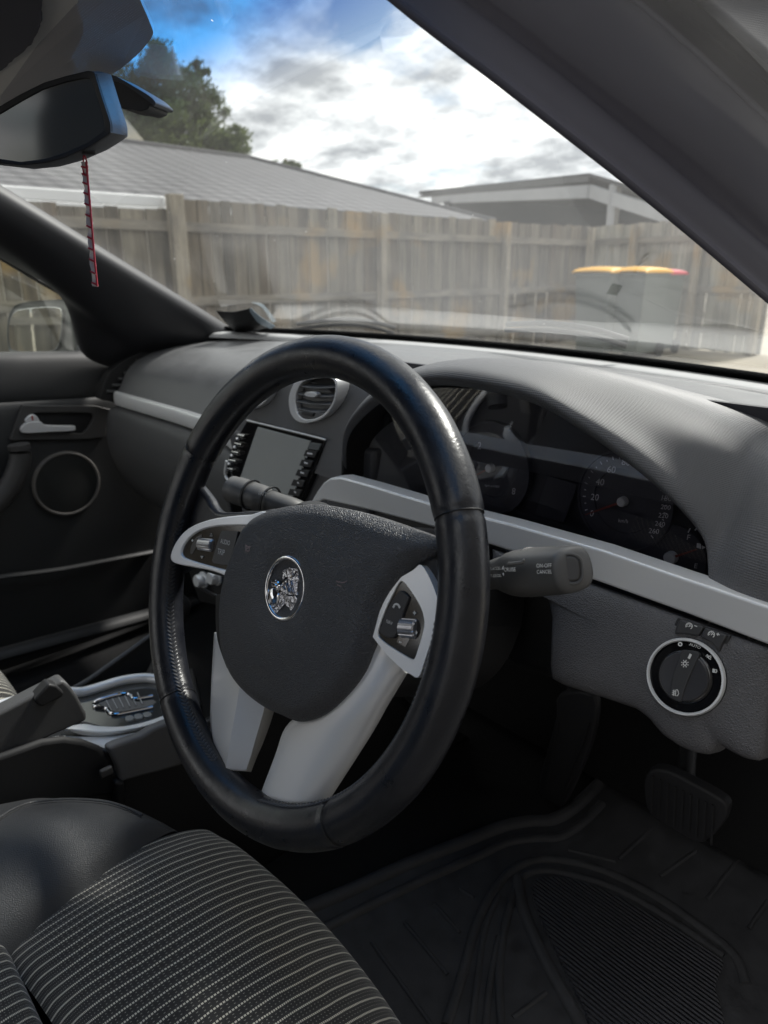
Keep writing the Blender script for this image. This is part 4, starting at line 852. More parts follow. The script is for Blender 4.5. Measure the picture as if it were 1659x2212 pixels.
loft('floor_pan', [[V((-1.08, -1.5, -.57)), V((-.6, -1.5, -.57)), V((.42, -1.5, -.57))], [V((-1.08, .45, -.57)), V((-.6, .45, -.57)), V((.42, .45, -.57))], [V((-1.08, .62, -.52)), V((-.6, .62, -.52)), V((.42, .62, -.52))], [V((-1.08, .86, -.33)), V((-.6, .86, -.33)), V((.40, .86, -.33))], [V((-1.08, .88, -.0)), V((-.6, .88, -.0)), V((.40, .88, 0))]], M_carpet, car, nr=5, nc=3, solid=.01)
plate('door_sill', [V((.355, y, z)) for y, z in [(-.9, -.56), (.36, -.56), (.50, -.44), (.56, -.2), (.50, -.02), (.62, -.02), (.75, -.6), (-.9, -.6)]], V((.06, 0, 0)), M_dark, car, bevel=.01)
# bonnet
bp = mat('bonnet_paint', (.05, .06, .085), .18, metal=.3, coat=1, bump=('noise', 6), bs=.1, bd=.01)
rows = []
for y, z in [(.80, .03), (.86, .052), (1.0, .050), (1.2, .030), (1.45, -.005), (1.7, -.06), (1.82, -.13), (1.86, -.25)]:
    rows.append([V((-1.24, y - .06, z - .16)), V((-1.10, y - .03, z - .05)), V((-.75, y, z)), V((-.37, y + .01, z + .008)), V((.0, y, z)), V((.36, y - .03, z - .05)), V((.50, y - .06, z - .16))])
loft('bonnet', rows, bp, car, nr=5, nc=5, solid=.01)
loft('wiper_cowl', [[V((x, base_y(x) + .004, .088)), V((x, base_y(x) + .07, .055)), V((x, base_y(x) + .15, .03))] for x in [-1.05 + .12 * i for i in range(13)]], M_dark, car, solid=.004, nr=3, nc=3)
def wiper(pa):
    P = [onws(x, y, -.012) for x, y in pa]; w_ = tube('wiper', cr(P, 4), .004, M_dark, car)
    P = [onws(x, y + 5, -.006) for x, y in pa]; tube('wiper_blade', cr(P, 4), .0035, M_black, w_)
wiper([(640, 712), (720, 703), (790, 706), (850, 722)]); wiper([(1090, 716), (1180, 716), (1270, 728), (1350, 752)])
# printed dot screen round the mirror and its solid middle
fr_ = [(-60, -60), (290, -60), (303, -10), (318, 25), (331, 58), (332, 70), (324, 84), (300, 112), (270, 138), (236, 160), (150, 200), (40, 235), (-60, 260)]
fp = [onws(x, y, .002) for x, y in fr_]; fp = cr(fp, 3, True); fc = sum(fp, V((0, 0, 0))) / len(fp)
mesh('dot_screen', fp, [list(range(len(fp)))], M_frit, car, smooth=False, uvs=[(p.x, p.y * 1.118) for p in fp])
si = [(-60, -60), (160, -60), (172, 0), (184, 34), (184, 60), (172, 88), (160, 110), (168, 135), (150, 165), (100, 200), (50, 220), (-60, 250)]
plate('mirror_patch', cr([onws(x, y, .006) for x, y in si], 3, True), V((0, -.001, -.001)), mat('patch_grey', (.46, .44, .42), .6, var=.06, vs=12), car)
sb = [(-60, -60), (104, -60), (101, 0), (97, 28), (90, 46), (80, 62), (66, 76), (48, 92), (28, 112), (0, 132), (-60, 160)]
rg = []
for i, (x, y) in enumerate(sb): rg += [(x, y)]
P = resamp([onws(x, y, .012) for x, y in sb], 90); P = [p + V((noise.noise(p * 160), noise.noise(p * 170 + V((5, 0, 0))), 0)) * .0016 for p in P]
plate('felt_patch', P, V((0, -.002, -.003)), mat('felt_dark', (.06, .058, .07), .9), car)

# ================================================================== REAR-VIEW MIRROR AND PENDANT
mir = thing('rear_view_mirror', 'black rear-view mirror hanging from the windscreen at the top left', 'mirror', tuple(on(130, 260, 'X', -.28)))
mn = V((.62, -.78, -.06)).normalized(); mp0 = on(130, 260, 'X', -.26)
def MR(x, y, d=0): return onp(x * .22, y * .22, mn, mp0 + mn * d)
fo = [(-420, 1240), (-200, 1130), (0, 1042), (200, 925), (420, 815), (640, 748), (865, 693), (925, 705), (945, 770), (1000, 950), (1060, 1130), (1085, 1210), (1088, 1300), (1030, 1345), (880, 1440), (640, 1545), (440, 1600), (200, 1625), (60, 1610), (-200, 1580), (-420, 1500)]
gi = [(-400, 1300), (-200, 1200), (0, 1120), (200, 1000), (420, 880), (640, 808), (820, 768), (890, 770), (915, 830), (950, 940), (990, 1060), (1018, 1180), (1025, 1270), (990, 1310), (860, 1400), (640, 1500), (440, 1560), (200, 1590), (70, 1570), (-200, 1530), (-400, 1450)]
A = resamp([MR(x, y) for x, y in fo], 120, MR(1085, 1210)); B = resamp([MR(x, y, -.001) for x, y in gi], 120, MR(1018, 1180))
sh = []; cA = sum(A, V((0, 0, 0))) / 120
vs = []; fs = []
for s, d in ((1, 0), (1.0, -.004), (1.04, -.012), (1.05, -.022), (.98, -.032), (.7, -.038), (.3, -.04)):
    for p in A: vs.append(cA + (p - cA) * s + mn * d)
K = 7
for i in range(K - 1):
    for j in range(120): fs.append([i * 120 + j, i * 120 + (j + 1) % 120, (i + 1) * 120 + (j + 1) % 120, (i + 1) * 120 + j])
fs.append([(K - 1) * 120 + j for j in range(120)])
M_shell = mat('mirror_shell', (.10, .105, .115), .5, bump=('grain', 900), bs=.5, bd=.0005)
mesh('shell', vs, fs, M_shell, mir, ang=50)
ringplate('frame', A, B, -mn * .004, M_dark, mir, bevel=.001, seg=2)
plate('glass', [p - mn * .001 for p in B], -mn * .002, M_mirror, mir)
box('dip_tab', MR(850, 1480, -.012), .014, .012, .006, M_dark, mir, bevel=.002)
sk = [(1080, 770), (1130, 785), (1250, 830), (1400, 925), (1500, 985), (1522, 1015), (1505, 1035), (1466, 1036), (1455, 1065), (1380, 1092), (1300, 1075), (1180, 1058), (1100, 1000)]
mb = on(270, 205, 'X', -.325); skn = V((.55, -.83, 0)).normalized()
plate('mount_cover', cr([onp(x * .22, y * .22, skn, mb) for x, y in sk], 3, True), -skn * .035, M_dark, mir, bevel=.004)
plate('mount_lip', cr([onp(x * .22, y * .22, skn, mb + skn * .002) for x, y in [(1060, 735), (1130, 745), (1300, 840), (1450, 930), (1510, 980), (1526, 1015), (1505, 1040), (1480, 1010), (1300, 880), (1180, 810), (1080, 780)]], 3, True), -skn * .03, mat('lip_blue', (.02, .025, .035), .4), mir, bevel=.001)
pd = thing('hanging_strap', 'thin red and white strap hanging below the rear-view mirror', 'pendant', tuple(MR(820, 1530, -.01)))
def PN(x, y): return onp(x, y, V((.62, -.78, 0)), MR(820, 1530, -.012))
M_redc = mat('red_cord', (.45, .03, .05), .6); M_wht = mat('white_tape', (.55, .5, .5), .5)
tube('loop', cr([PN(x, y) for x, y in [(181, 330), (180, 348), (179, 366), (184, 378), (189, 372), (188, 352), (183, 336)]], 4), .00065, M_redc, pd, seg=8)
path = cr([PN(x, y) for x, y in [(182, 350), (185, 385), (190, 440), (195, 500), (200, 560), (206, 619)]], 10)
vs = []; fs = []
for i, p in enumerate(path):
    w_ = .0026 + .0004 * math.sin(i * 1.7); tw = R(35 * math.sin(i * .8)); sd = (RT * math.cos(tw) + FW * math.sin(tw)); fr = sd.cross(V((0, 0, 1))).normalized() * .0004
    vs += [p - sd * w_ + fr, p + sd * w_ + fr, p + sd * w_ - fr, p - sd * w_ - fr]
for i in range(len(path) - 1):
    for k in range(4): fs.append([i * 4 + k, i * 4 + (k + 1) % 4, i * 4 + 4 + (k + 1) % 4, i * 4 + 4 + k])
fs += [[0, 1, 2, 3], [len(vs) - 4 + k for k in range(4)]]
st_ = mesh('strap', vs, fs, M_wht, pd, ang=20)
tube('red_edge', [p + RT * .0022 - FW * .001 for p in path], .0009, M_redc, st_, seg=6)
for i in range(4, len(path) - 1, 4): tube('red_band', [path[i] - RT * .0027 - FW * .0009, path[i + 1] + RT * .0024 - FW * .0009], .0009, M_redc, st_, seg=6)

# label card stuck low on the glass
card = thing('card_label', 'small black card label with a pale edge curling off the far corner of the windscreen', 'label card', tuple(onws(530, 690, .02)))
def CD(x, y, d): return onws(x, y, d)
loft('card', [[CD(468, 668, .004), CD(505, 666, .008), CD(542, 660, .006)], [CD(492, 688, .012), CD(528, 684, .016), CD(562, 679, .014)], [CD(512, 708, .010), CD(548, 704, .013), CD(580, 698, .010)]], M_dark, card, solid=.0008)
loft('card_edge', [[CD(543, 658, .007), CD(566, 671, .013), CD(596, 699, .006)], [CD(541, 662, .009), CD(562, 682, .016), CD(587, 703, .008)]], mat('card_blue', (.22, .28, .33), .4), card, solid=.0008, nc=6)

# ================================================================== PASSENGER DOOR
door = thing('passenger_door', 'dark grey passenger door trim with silver handle and round speaker', 'car door', (-1.1, .1, -.3))
def slp(y): return -.058 * (y - .11)
rows = []
for y in [-.75, -.5, -.25, 0, .2, .4, .55, .66]:
    s = slp(y); rows.append([V((-1.165, y, .060 + s)), V((-1.15, y, .077 + s)), V((-1.115, y, .080 + s)), V((-1.095, y, .068 + s)), V((-1.088, y, .03 + s)), V((-1.088, y, -.008 + s)), V((-1.098, y, -.014 + s))])
loft('upper_trim', rows, M_door, door, nr=3, nc=4, solid=.003, ang=50)
rows = []
for y in [-.75, -.5, -.25, 0, .2, .4, .55, .70]:
    s = slp(y); rows.append([V((-1.10, y, -.012 + s)), V((-1.084, y, -.018 + s)), V((-1.08, y, -.08 + s)), V((-1.082, y, -.2)), V((-1.08, y, -.36)), V((-1.085, y, -.58))])
loft('lower_trim', rows, M_door, door, nr=3, nc=5, solid=.003, ang=50)
def D5(x, y, X_=-1.072): return on(x * .18, 763.1 + .18 * y, 'X', X_)
hb = [(-200, 640), (270, 625), (1150, 630), (1400, 690), (1330, 770), (1280, 900), (1270, 1000), (1080, 1030), (110, 1050), (150, 960)]
hi_ = [(395, 730), (470, 715), (1000, 712), (1120, 740), (1100, 830), (1000, 960), (900, 960), (300, 955), (290, 900), (330, 800)]
A = resamp([D5(x, y) for x, y in hb[1:-1]] + [D5(150, 960)], 80, D5(1270, 1000)); B = resamp(cr([D5(x, y) for x, y in hi_], 2, True), 80, D5(1000, 960))
ringplate('handle_bezel', A, B, V((-.012, 0, 0)), M_doorl, door, bevel=.003)
plate('handle_well', [p + V((-.008, 0, 0)) for p in B], V((-.003, 0, 0)), M_black, door)
hd = plate('door_handle', cr([D5(x, y, -1.062) for x, y in [(310, 840), (480, 820), (520, 850), (600, 868), (880, 872), (902, 893), (885, 930), (600, 945), (270, 955)]], 3, True), V((-.010, 0, 0)), M_silver, door, bevel=.003)
plate('lock_tab', cr([D5(x, y, -1.063) for x, y in [(312, 830), (335, 765), (400, 735), (450, 765), (470, 830)]], 3, True), V((-.008, 0, 0)), M_silver, door, bevel=.002)
plate('lock_mark', [D5(x, y, -1.0625) for x, y in [(375, 752), (392, 752), (400, 806), (386, 806)]], V((.0006, 0, 0)), mat('lock_red', (.5, .04, .03), .5), door)
spc = on(145.5, 1045, 'X', -1.074); sr = .0665
sk_ = lathe('speaker', spc, V((1, 0, 0)), [(sr * 1.03, -.006), (sr * 1.02, .001), (sr, .003), (sr * .955, .003), (sr * .94, 0)], mat('speaker_ring', (.17, .16, .15), .42), door, seg=64)
lathe('speaker_grille', spc, V((1, 0, 0)), [(sr * .94, 0), (sr * .6, .0015), (0, .002)], mat('grille', (.02, .021, .02), .8, bump=('dots', 500), bs=.6, bd=.001), sk_, seg=64)
tube('pocket_lip', cr([on(x, y, 'X', X_) for x, y, X_ in [(-150, 1272, -1.05), (0, 1247, -1.05), (130, 1230, -1.055), (252, 1207, -1.065), (330, 1192, -1.075)]], 4), .008, M_door, door, seg=12, flat=.6)
tube('pocket_lip', cr([on(x, y, 'X', X_) for x, y, X_ in [(-150, 1460, -1.03), (14, 1412, -1.03), (170, 1370, -1.03), (316, 1330, -1.04), (420, 1300, -1.06)]], 4), .02, M_door, door, seg=12, flat=.7)
tube('grab_handle', cr([on(x, y, 'X', -1.045) for x, y in [(40, 960), (44, 985), (36, 1020), (15, 1060), (-20, 1100)]], 4), [.02] * 17, M_doorl, door, seg=14)
plate('window_glass', [V((-1.135, y, z)) for y, z in [(-.75, .08), (.62, .03), (.30, .24), (-.05, .42), (-.75, .50)]], V((-.003, 0, 0)), M_pane, door)
# exterior mirror
dm = thing('door_mirror', 'silver framed door mirror outside the passenger window', 'door mirror', (-1.25, .2, .1))
mq = V((.27, -.96, .03)).normalized(); mq0 = on(75, 710, 'X', -1.26)
def Q3(x, y, d=0): return onp(x * .36, 597.2 + y * .36, mq, mq0 + mq * d)
ho = [(52, 440), (42, 330), (52, 240), (75, 190), (110, 165), (200, 148), (330, 140), (400, 142), (430, 200), (470, 440), (400, 470), (200, 480), (90, 470)]
hg = [(62, 425), (50, 330), (62, 255), (88, 212), (130, 197), (220, 186), (310, 182), (352, 188), (368, 205), (370, 280), (362, 360), (345, 420), (310, 448), (200, 458), (100, 448)]
A = [Q3(x, y) for x, y in ho]; A = resamp(cr(A, 3, True), 80); cA = sum(A, V((0, 0, 0))) / 80; vs = []; fs = []
for s, d in ((.97, -.004), (1, 0), (1.0, -.02), (.95, -.05), (.8, -.08), (.4, -.09)):
    for p in A: vs.append(cA + (p - cA) * s + mq * d)
for i in range(5):
    for j in range(80): fs.append([i * 80 + j, i * 80 + (j + 1) % 80, (i + 1) * 80 + (j + 1) % 80, (i + 1) * 80 + j])
fs.append([5 * 80 + j for j in range(80)]); fs.append(list(range(80)))
mesh('housing', vs, fs, mat('mirror_paint', (.16, .165, .17), .35, coat=.4), dm, ang=50)
A = resamp(cr([Q3(x, y, .003) for x, y in hg], 3, True), 80)
plate('mirror_glass', A, -mq * .004, M_mirror2, dm, bevel=.001)
plate('mirror_arm', [V((-1.24, .26, .05)), V((-1.12, .40, .04)), V((-1.12, .46, .12)), V((-1.24, .34, .15))], V((0, .02, 0)), M_dark, dm, bevel=.006)

# ================================================================== SEATS
seat = thing('driver_seat', 'driver seat with striped cloth cushion and black leather side bolster', 'car seat', (0, -.3, -.5))
def edge(y): return .28 * max(0, -.08 - y)
def cprof(x):
    e = max(0, (abs(x - .01) - .10)) * .15
    return [(-.213, -.290 - e), (-.205, -.284 - e), (-.19, -.281 - e), (-.15, -.279 - e), (-.10, -.2815 - e), (-.065, -.287 - e), (-.035, -.296 - e), (-.012, -.310 - e), (-.001, -.332 - e), (.000, -.37), (-.01, -.42)]
xsx = [-.135, -.13, -.115, -.09, -.05, 0, .06, .12, .17, .185]
rows = []
for i, x in enumerate(xsx):
    row = []
    for y, z in cprof(x):
        k = .010 * math.cos((x + .135) / .32 * math.pi - math.pi / 2) if -.135 < x < .185 else -.004
        yy = y + .012 * math.sin(max(0, min(1, (x + .135) / .32)) * math.pi) - .008; row.append(V((x + edge(y) * max(0, min(1, (.05 - x) / .18)), yy, z + k * .6 + .0022 * noise.noise(V((x * 22, y * 30, 3))))))
    rows.append(row)
def suv(v, a, b):
    return (v.x, b * .45)
c_ = loft('cushion', rows, M_cloth, seat, nr=6, nc=6, uvf=suv, ang=80)
tag(c_, 'dark cloth cushion with light pinstripes')
# rear section behind the cross seam
rows = []
for x in [-.30, -.15, -.13, -.08, 0, .08, .17, .19]:
    k = .010 * math.cos((x + .135) / .32 * math.pi - math.pi / 2) if -.135 < x < .185 else -.004
    rows.append([V((x, -.58, -.285 + k * .5)), V((x, -.45, -.288 + k * .5)), V((x, -.30, -.282 + k * .6)), V((x, -.232, -.279 + k * .6)), V((x, -.217, -.287 + k * .6)), V((x, -.214, -.31))])
loft('rear_cushion', rows, M_cloth, seat, nr=4, nc=4, uvf=lambda v, a, b: (v.x + .004, b * .35), ang=80)
# leather bolster: from the photo outline, sweeping to the front
def bol(x, y, z): return on(x, y, 'Z', z)
rows = [
 [V((-.130, -.60, -.300)), V((-.131, -.40, -.298)), V((-.130, -.24, -.292)), V((-.130, -.18, -.288)), V((-.130, -.12, -.287)), V((-.130, -.075, -.291)), V((-.132, -.05, -.300)), V((-.135, -.045, -.34))],
 [V((-.150, -.60, -.272)), V((-.150, -.40, -.268)), V((-.150, -.24, -.268)), V((-.150, -.18, -.268)), V((-.150, -.13, -.268)), V((-.150, -.09, -.272)), V((-.150, -.066, -.285)), V((-.150, -.055, -.33))],
 [V((-.190, -.60, -.245)), V((-.190, -.40, -.240)), V((-.190, -.26, -.242)), V((-.190, -.19, -.247)), V((-.190, -.15, -.252)), V((-.190, -.112, -.262)), V((-.190, -.085, -.282)), V((-.190, -.075, -.33))],
 [V((-.235, -.60, -.245)), V((-.235, -.40, -.242)), V((-.235, -.26, -.246)), V((-.235, -.19, -.254)), V((-.235, -.16, -.262)), V((-.235, -.13, -.274)), V((-.235, -.108, -.295)), V((-.235, -.10, -.34))],
 [V((-.270, -.60, -.28)), V((-.270, -.40, -.28)), V((-.270, -.26, -.28)), V((-.270, -.20, -.285)), V((-.268, -.17, -.29)), V((-.266, -.145, -.30)), V((-.262, -.13, -.32)), V((-.262, -.125, -.36))],
 [V((-.278, -.60, -.40)), V((-.278, -.40, -.40)), V((-.278, -.26, -.40)), V((-.276, -.20, -.40)), V((-.274, -.17, -.40)), V((-.27, -.15, -.40)), V((-.266, -.135, -.40)), V((-.266, -.13, -.42))]]
rows = [[V((p.x + edge(max(p.y, -.30)) * max(0, min(1, (p.x + .28) / .14)), p.y, p.z)) for p in r] for r in rows]
bo = loft('side_bolster', rows, M_leather, seat, nr=6, nc=6, ang=80)
tag(bo, 'black leather bolster on the far side of the cushion')
from mathutils.bvhtree import BVHTree
bpy.context.view_layer.update()
_me = bo.data; _off = wloc(bo); _bvh = BVHTree.FromPolygons([tuple(v.co + _off) for v in _me.vertices], [list(p.vertices) for p in _me.polygons])
def onbol(x, y, lift=0):
    h = _bvh.ray_cast(CAM, ray(x, y).normalized())
    if h[0] is None: return None
    n = h[1] if h[1].dot(CAM - h[0]) > 0 else -h[1]
    return h[0] + n * lift
arc = [(-25, 1785), (0, 1767), (31, 1748), (68, 1735), (114, 1729), (172, 1728), (229, 1733), (276, 1747), (306, 1762)]
q_ = [p for p in (onbol(x, y, .0002) for x, y in arc) if p]
if len(q_) > 3: tube('bolster_seam', cr(q_, 6), .0017, M_leather, bo, seg=8)
q_ = [p for p in (onbol(x, y + 5, -.0003) for x, y in arc) if p]
if len(q_) > 3: tube('bolster_seam', cr(q_, 6), .0009, M_black, bo, seg=8)
loft('seat_base', [[V((-.26, -.55, -.36)), V((-.26, -.10, -.40)), V((-.25, -.06, -.47)), V((-.25, -.08, -.56))], [V((0, -.55, -.36)), V((0, -.05, -.40)), V((0, -.03, -.47)), V((0, -.06, -.56))], [V((.24, -.55, -.36)), V((.24, -.05, -.40)), V((.24, -.03, -.47)), V((.24, -.06, -.56))]], M_dark, seat, solid=.01)
loft('side_bolster', [[V((.185, -.60, -.30)), V((.185, -.2, -.30)), V((.185, -.03, -.33))], [V((.215, -.60, -.26)), V((.215, -.2, -.265)), V((.215, -.06, -.30))], [V((.26, -.60, -.30)), V((.26, -.2, -.30)), V((.26, -.08, -.34))]], M_leather, seat)
loft('backrest', [[V((-.26, -.56, -.25)), V((-.1, -.60, -.26)), V((.1, -.60, -.26)), V((.26, -.56, -.25))], [V((-.26, -.62, .1)), V((-.1, -.67, .1)), V((.1, -.67, .1)), V((.26, -.62, .1))], [V((-.2, -.74, .40)), V((-.1, -.76, .42)), V((.1, -.76, .42)), V((.2, -.74, .40))]], M_leather, seat, solid=.08, nr=4, nc=4)
ps = thing('passenger_seat', 'brown-grey striped front edge of the passenger seat beyond the handbrake', 'car seat', (-.75, -.3, -.5))
rows = []
for x, e in [(-.98, .03), (-.94, .008), (-.85, 0), (-.70, 0), (-.60, 0), (-.555, .010), (-.53, .04)]:
    rows.append([V((x, -.6, -.27 - e)), V((x, -.3, -.265 - e)), V((x, -.2, -.262 - e)), V((x, -.15, -.266 - e)), V((x, -.115, -.282 - e)), V((x, -.10, -.312 - e)), V((x, -.105, -.36)), V((x, -.13, -.42))])
loft('cushion', [[p + V((-.02, .03, -.05)) for p in r] for r in rows], M_cloth, ps, nr=5, nc=5, ang=80, uvf=lambda v, a, b: (v.x, v.y - v.z))

# ================================================================== CENTRE CONSOLE
con = thing('centre_console', 'dark centre console with silver rails round the gear gate', 'console', (-.37, .0, -.5))
def C3(x, y, ax='Z', v=-.285): return on(x * .28, 1128 + y * .28, ax, v)
CZ = -.285
loft('console_side', [[V((-.275, -.5, -.30)), V((-.275, -.1, -.31)), V((-.28, .1, -.30)), V((-.27, .3, -.28))], [V((-.27, -.5, -.45)), V((-.27, -.1, -.45)), V((-.27, .1, -.45)), V((-.26, .4, -.42))], [V((-.27, -.5, -.57)), V((-.27, -.1, -.57)), V((-.27, .1, -.57)), V((-.26, .55, -.56))]], M_dark, con, solid=.01)
plate('console_top', [C3(x, y, 'Z', CZ - .006) for x, y in [(-300, 1480), (300, 1300), (600, 1260), (1100, 1160), (1500, 1120), (1560, 1400), (1250, 1600), (820, 1760), (-300, 1900)]], V((0, 0, -.05)), M_dark, con, bevel=.004)
plate('gear_plate', cr([C3(x, y, 'Z', CZ) for x, y in [(540, 1380), (700, 1310), (900, 1255), (1150, 1225), (1330, 1230), (1330, 1480), (1150, 1530), (900, 1590), (700, 1560), (560, 1500)]], 3, True), V((0, 0, -.01)), mat('gear_plate_gloss', (.05, .052, .052), .12, coat=.6), con, bevel=.002)
tube('silver_rail', cr([C3(x, y, 'Z', CZ + .004) for x, y in [(-260, 1500), (0, 1410), (300, 1335), (520, 1310), (640, 1310), (780, 1270), (920, 1228), (1060, 1205), (1170, 1205), (1300, 1230)]], 5), .0065, M_silver, con, seg=14)
nr_t = [(500, 1588), (560, 1570), (650, 1556), (760, 1572), (900, 1578), (1020, 1564), (1150, 1532), (1260, 1492), (1380, 1440)]
nr_b = [(500, 1592), (560, 1622), (640, 1643), (740, 1652), (860, 1646), (1000, 1622), (1110, 1600), (1240, 1565), (1380, 1520)]
M_rail = mat('bright_rail', (.86, .87, .87), .35, metal=.0)
loft('silver_rail', [[C3(*p, 'Z', CZ + .002) for p in nr_t], [C3((p[0] + q[0]) / 2, (p[1] + q[1]) / 2, 'Z', CZ + .006) for p, q in zip(nr_t, nr_b)], [C3(*p, 'Z', CZ - .001) for p in nr_b]], M_rail, con, nr=4, nc=5, solid=.003)
loft('silver_rail', [[C3(x, y, 'Z', CZ - .004) for x, y in [(340, 1675), (450, 1650), (600, 1652), (720, 1662), (820, 1665), (950, 1650), (1060, 1625)]], [C3(x, y, 'Z', CZ - .008) for x, y in [(345, 1682), (450, 1662), (600, 1676), (700, 1708), (790, 1745), (840, 1745), (1060, 1660)]]], M_rail, con, nr=3, nc=5, solid=.003)
tube('gear_gate', cr([C3(x, y, 'Z', CZ + .002) for x, y in [(1180, 1340), (1040, 1362), (1015, 1345), (985, 1325), (930, 1325), (850, 1345), (760, 1372), (725, 1395), (735, 1425), (815, 1438), (850, 1470), (890, 1482), (1000, 1462), (1180, 1425)]], 4), .002, M_chrome, con, seg=8)
plate('gate_ribs', cr([C3(x, y, 'Z', CZ + .0008) for x, y in [(760, 1395), (960, 1340), (1010, 1360), (1060, 1385), (1180, 1370), (1180, 1410), (900, 1465), (840, 1430)]], 2, True), V((0, 0, -.002)), mat('rib_grey', (.12, .12, .12), .5), con)
for k in range(6): tube('gate_ridge', [C3(820 + 48 * k, 1375 - 12 * k, 'Z', CZ + .002), C3(858 + 48 * k, 1450 - 10 * k, 'Z', CZ + .002)], .0008, M_dashl, con, seg=6)
for k in range(3): plate('console_button', cr([C3(x, y, 'Z', CZ + .002) for x, y in [(965 + 68 * k, 1500 - 14 * k), (1015 + 68 * k, 1488 - 14 * k), (1035 + 68 * k, 1515 - 14 * k), (985 + 68 * k, 1532 - 14 * k)]], 3, True), V((0, 0, -.004)), mat('key_grey', (.22, .23, .23), .3), con, bevel=.0008)
loft('gear_lever', [[V((-.40 + .018 * math.cos(t), .07 + .03 * math.sin(t), -.285)), V((-.39 + .014 * math.cos(t), .075 + .018 * math.sin(t), -.25)), V((-.385 + .009 * math.cos(t), .085 + .009 * math.sin(t), -.22)), V((-.38 + .015 * math.cos(t), .085 + .02 * math.sin(t), -.19)), V((-.38 + .006 * math.cos(t), .085 + .006 * math.sin(t), -.165))] for t in [2 * math.pi * k / 12 for k in range(12)]], M_dark, con, closed=True, nr=2, nc=5)
# grey end piece facing the driver
ge = [(828, 1750), (900, 1715), (1090, 1655), (1180, 1600), (1270, 1560), (1330, 1540), (1420, 1560), (1480, 1800), (1400, 1878), (1250, 1925), (1090, 1965), (925, 2012), (905, 1900), (868, 1820)]
plate('console_cheek', [C3(x, y, 'X', -.268) for x, y in ge], V((-.014, 0, 0)), mat('cheek_grey', (.13, .13, .132), .5, bump=('grain', 800), bs=.25, bd=.0004), con, bevel=.004, seg=4)
plate('console_foot', [C3(x, y, 'X', -.262) for x, y in [(890, 2005), (965, 2005), (975, 2100), (975, 2300), (900, 2300)]], V((-.02, 0, 0)), M_dark, con, bevel=.004)
plate('cup_well', [C3(x, y, 'X', -.272) for x, y in [(-260, 1900), (330, 1690), (500, 1668), (650, 1690), (780, 1740), (860, 1840), (905, 1960), (915, 2100), (-260, 2300)]], V((-.01, 0, 0)), M_black, con, bevel=.006)
box('latch_tab', C3(818, 1925, 'X', -.262), .006, .014, .010, M_doorl, con, bevel=.002)
# fin up to the dash on the passenger side of the console
loft('console_fin', [[C3(x, y, 'X', -.455) for x, y in [(560, 1262), (680, 1195), (850, 1075), (1000, 970), (1140, 868), (1400, 700)]], [C3(x, y, 'X', -.462) for x, y in [(565, 1285), (690, 1222), (870, 1105), (1015, 1000), (1150, 905), (1400, 740)]], [C3(x, y, 'X', -.47) for x, y in [(570, 1320), (700, 1290), (880, 1240), (1020, 1200), (1150, 1150), (1400, 1100)]]], M_lower, con, nr=4, nc=4, solid=.006)
# ================================================================== HANDBRAKE
hbk = thing('handbrake_lever', 'grey handbrake lever with black release button beside the driver seat', 'handbrake', tuple(C3(0, 1700, 'X', -.30)))
M_grip = mat('lever_grip_grey', (.058, .058, .059), .5, bump=('grain', 800), bs=.25, bd=.0004)
def HB(x, y, X_=-.283): return C3(x, y, 'X', X_)
plate('lever_grip', [HB(x, y) for x, y in [(-300, 1640), (0, 1472), (250, 1342), (420, 1255), (478, 1222), (500, 1228), (545, 1270), (600, 1345), (648, 1440), (668, 1480), (672, 1530), (640, 1545), (400, 1650), (0, 1850), (-300, 2000)]], V((-.020, 0, 0)), M_grip, hbk, bevel=.007, seg=5)
hbt = [(268, 1372), (290, 1345), (375, 1252), (395, 1250), (438, 1268), (500, 1318), (484, 1345), (420, 1385), (325, 1425), (300, 1415)]
bt_ = plate('release_button', [HB(x, y, -.277) for x, y in [(266, 1372), (340, 1290), (380, 1248), (440, 1262), (500, 1318), (482, 1350), (330, 1428), (285, 1410)]], V((-.016, 0, 0)), M_dark, hbk, bevel=.004, seg=4)

# ================================================================== FLOOR MAT AND PEDALS
fm = thing('floor_mat', 'black moulded rubber mat in the driver footwell', 'floor mat', (.1, .4, -.56))
MZ = -.55
def F5(x, y, z=MZ): return on(663.6 + .6 * x, 1526.3 + .6 * y, 'Z', z)
mo = [(-80, 800), (100, 690), (330, 580), (560, 500), (700, 440), (800, 420), (880, 420), (950, 380), (1040, 290), (1120, 230), (1220, 190), (1400, 250), (1750, 400), (1900, 1000), (1900, 1500), (1100, 1700), (300, 1700), (-100, 1500)]
plate('mat_base', cr([F5(x, y, MZ) for x, y in mo], 3, True), V((0, 0, -.010)), M_rubber, fm, bevel=.003)
def ridge(pts, r_, name='ridge', z=MZ): return tube(name, cr([F5(x, y, z) for x, y in pts], 6), r_, M_rubber, fm, seg=10, flat=.85)
ridge([(-80, 760), (140, 670), (360, 570), (560, 490), (700, 435), (800, 415), (880, 410), (960, 365), (1040, 290), (1130, 215), (1240, 190)], .010)
ridge([(-60, 860), (200, 730), (430, 620), (600, 545), (720, 490), (820, 475), (910, 470), (990, 420), (1060, 350)], .007)
ridge([(500, 1150), (560, 960), (610, 780), (690, 640), (770, 570), (880, 550), (1050, 585), (1250, 680), (1450, 820), (1540, 900), (1580, 1000)], .006)
ridge([(700, 1150), (690, 1000), (700, 860), (730, 720), (770, 620), (840, 590), (930, 600), (1100, 650), (1300, 760), (1500, 900)], .005)
ridge([(590, 1160), (615, 960), (640, 800), (690, 680)], .004); ridge([(640, 1160), (660, 980), (690, 830)], .004)
ridge([(760, 620), (775, 720), (850, 900), (950, 1080), (1010, 1200)], .008)
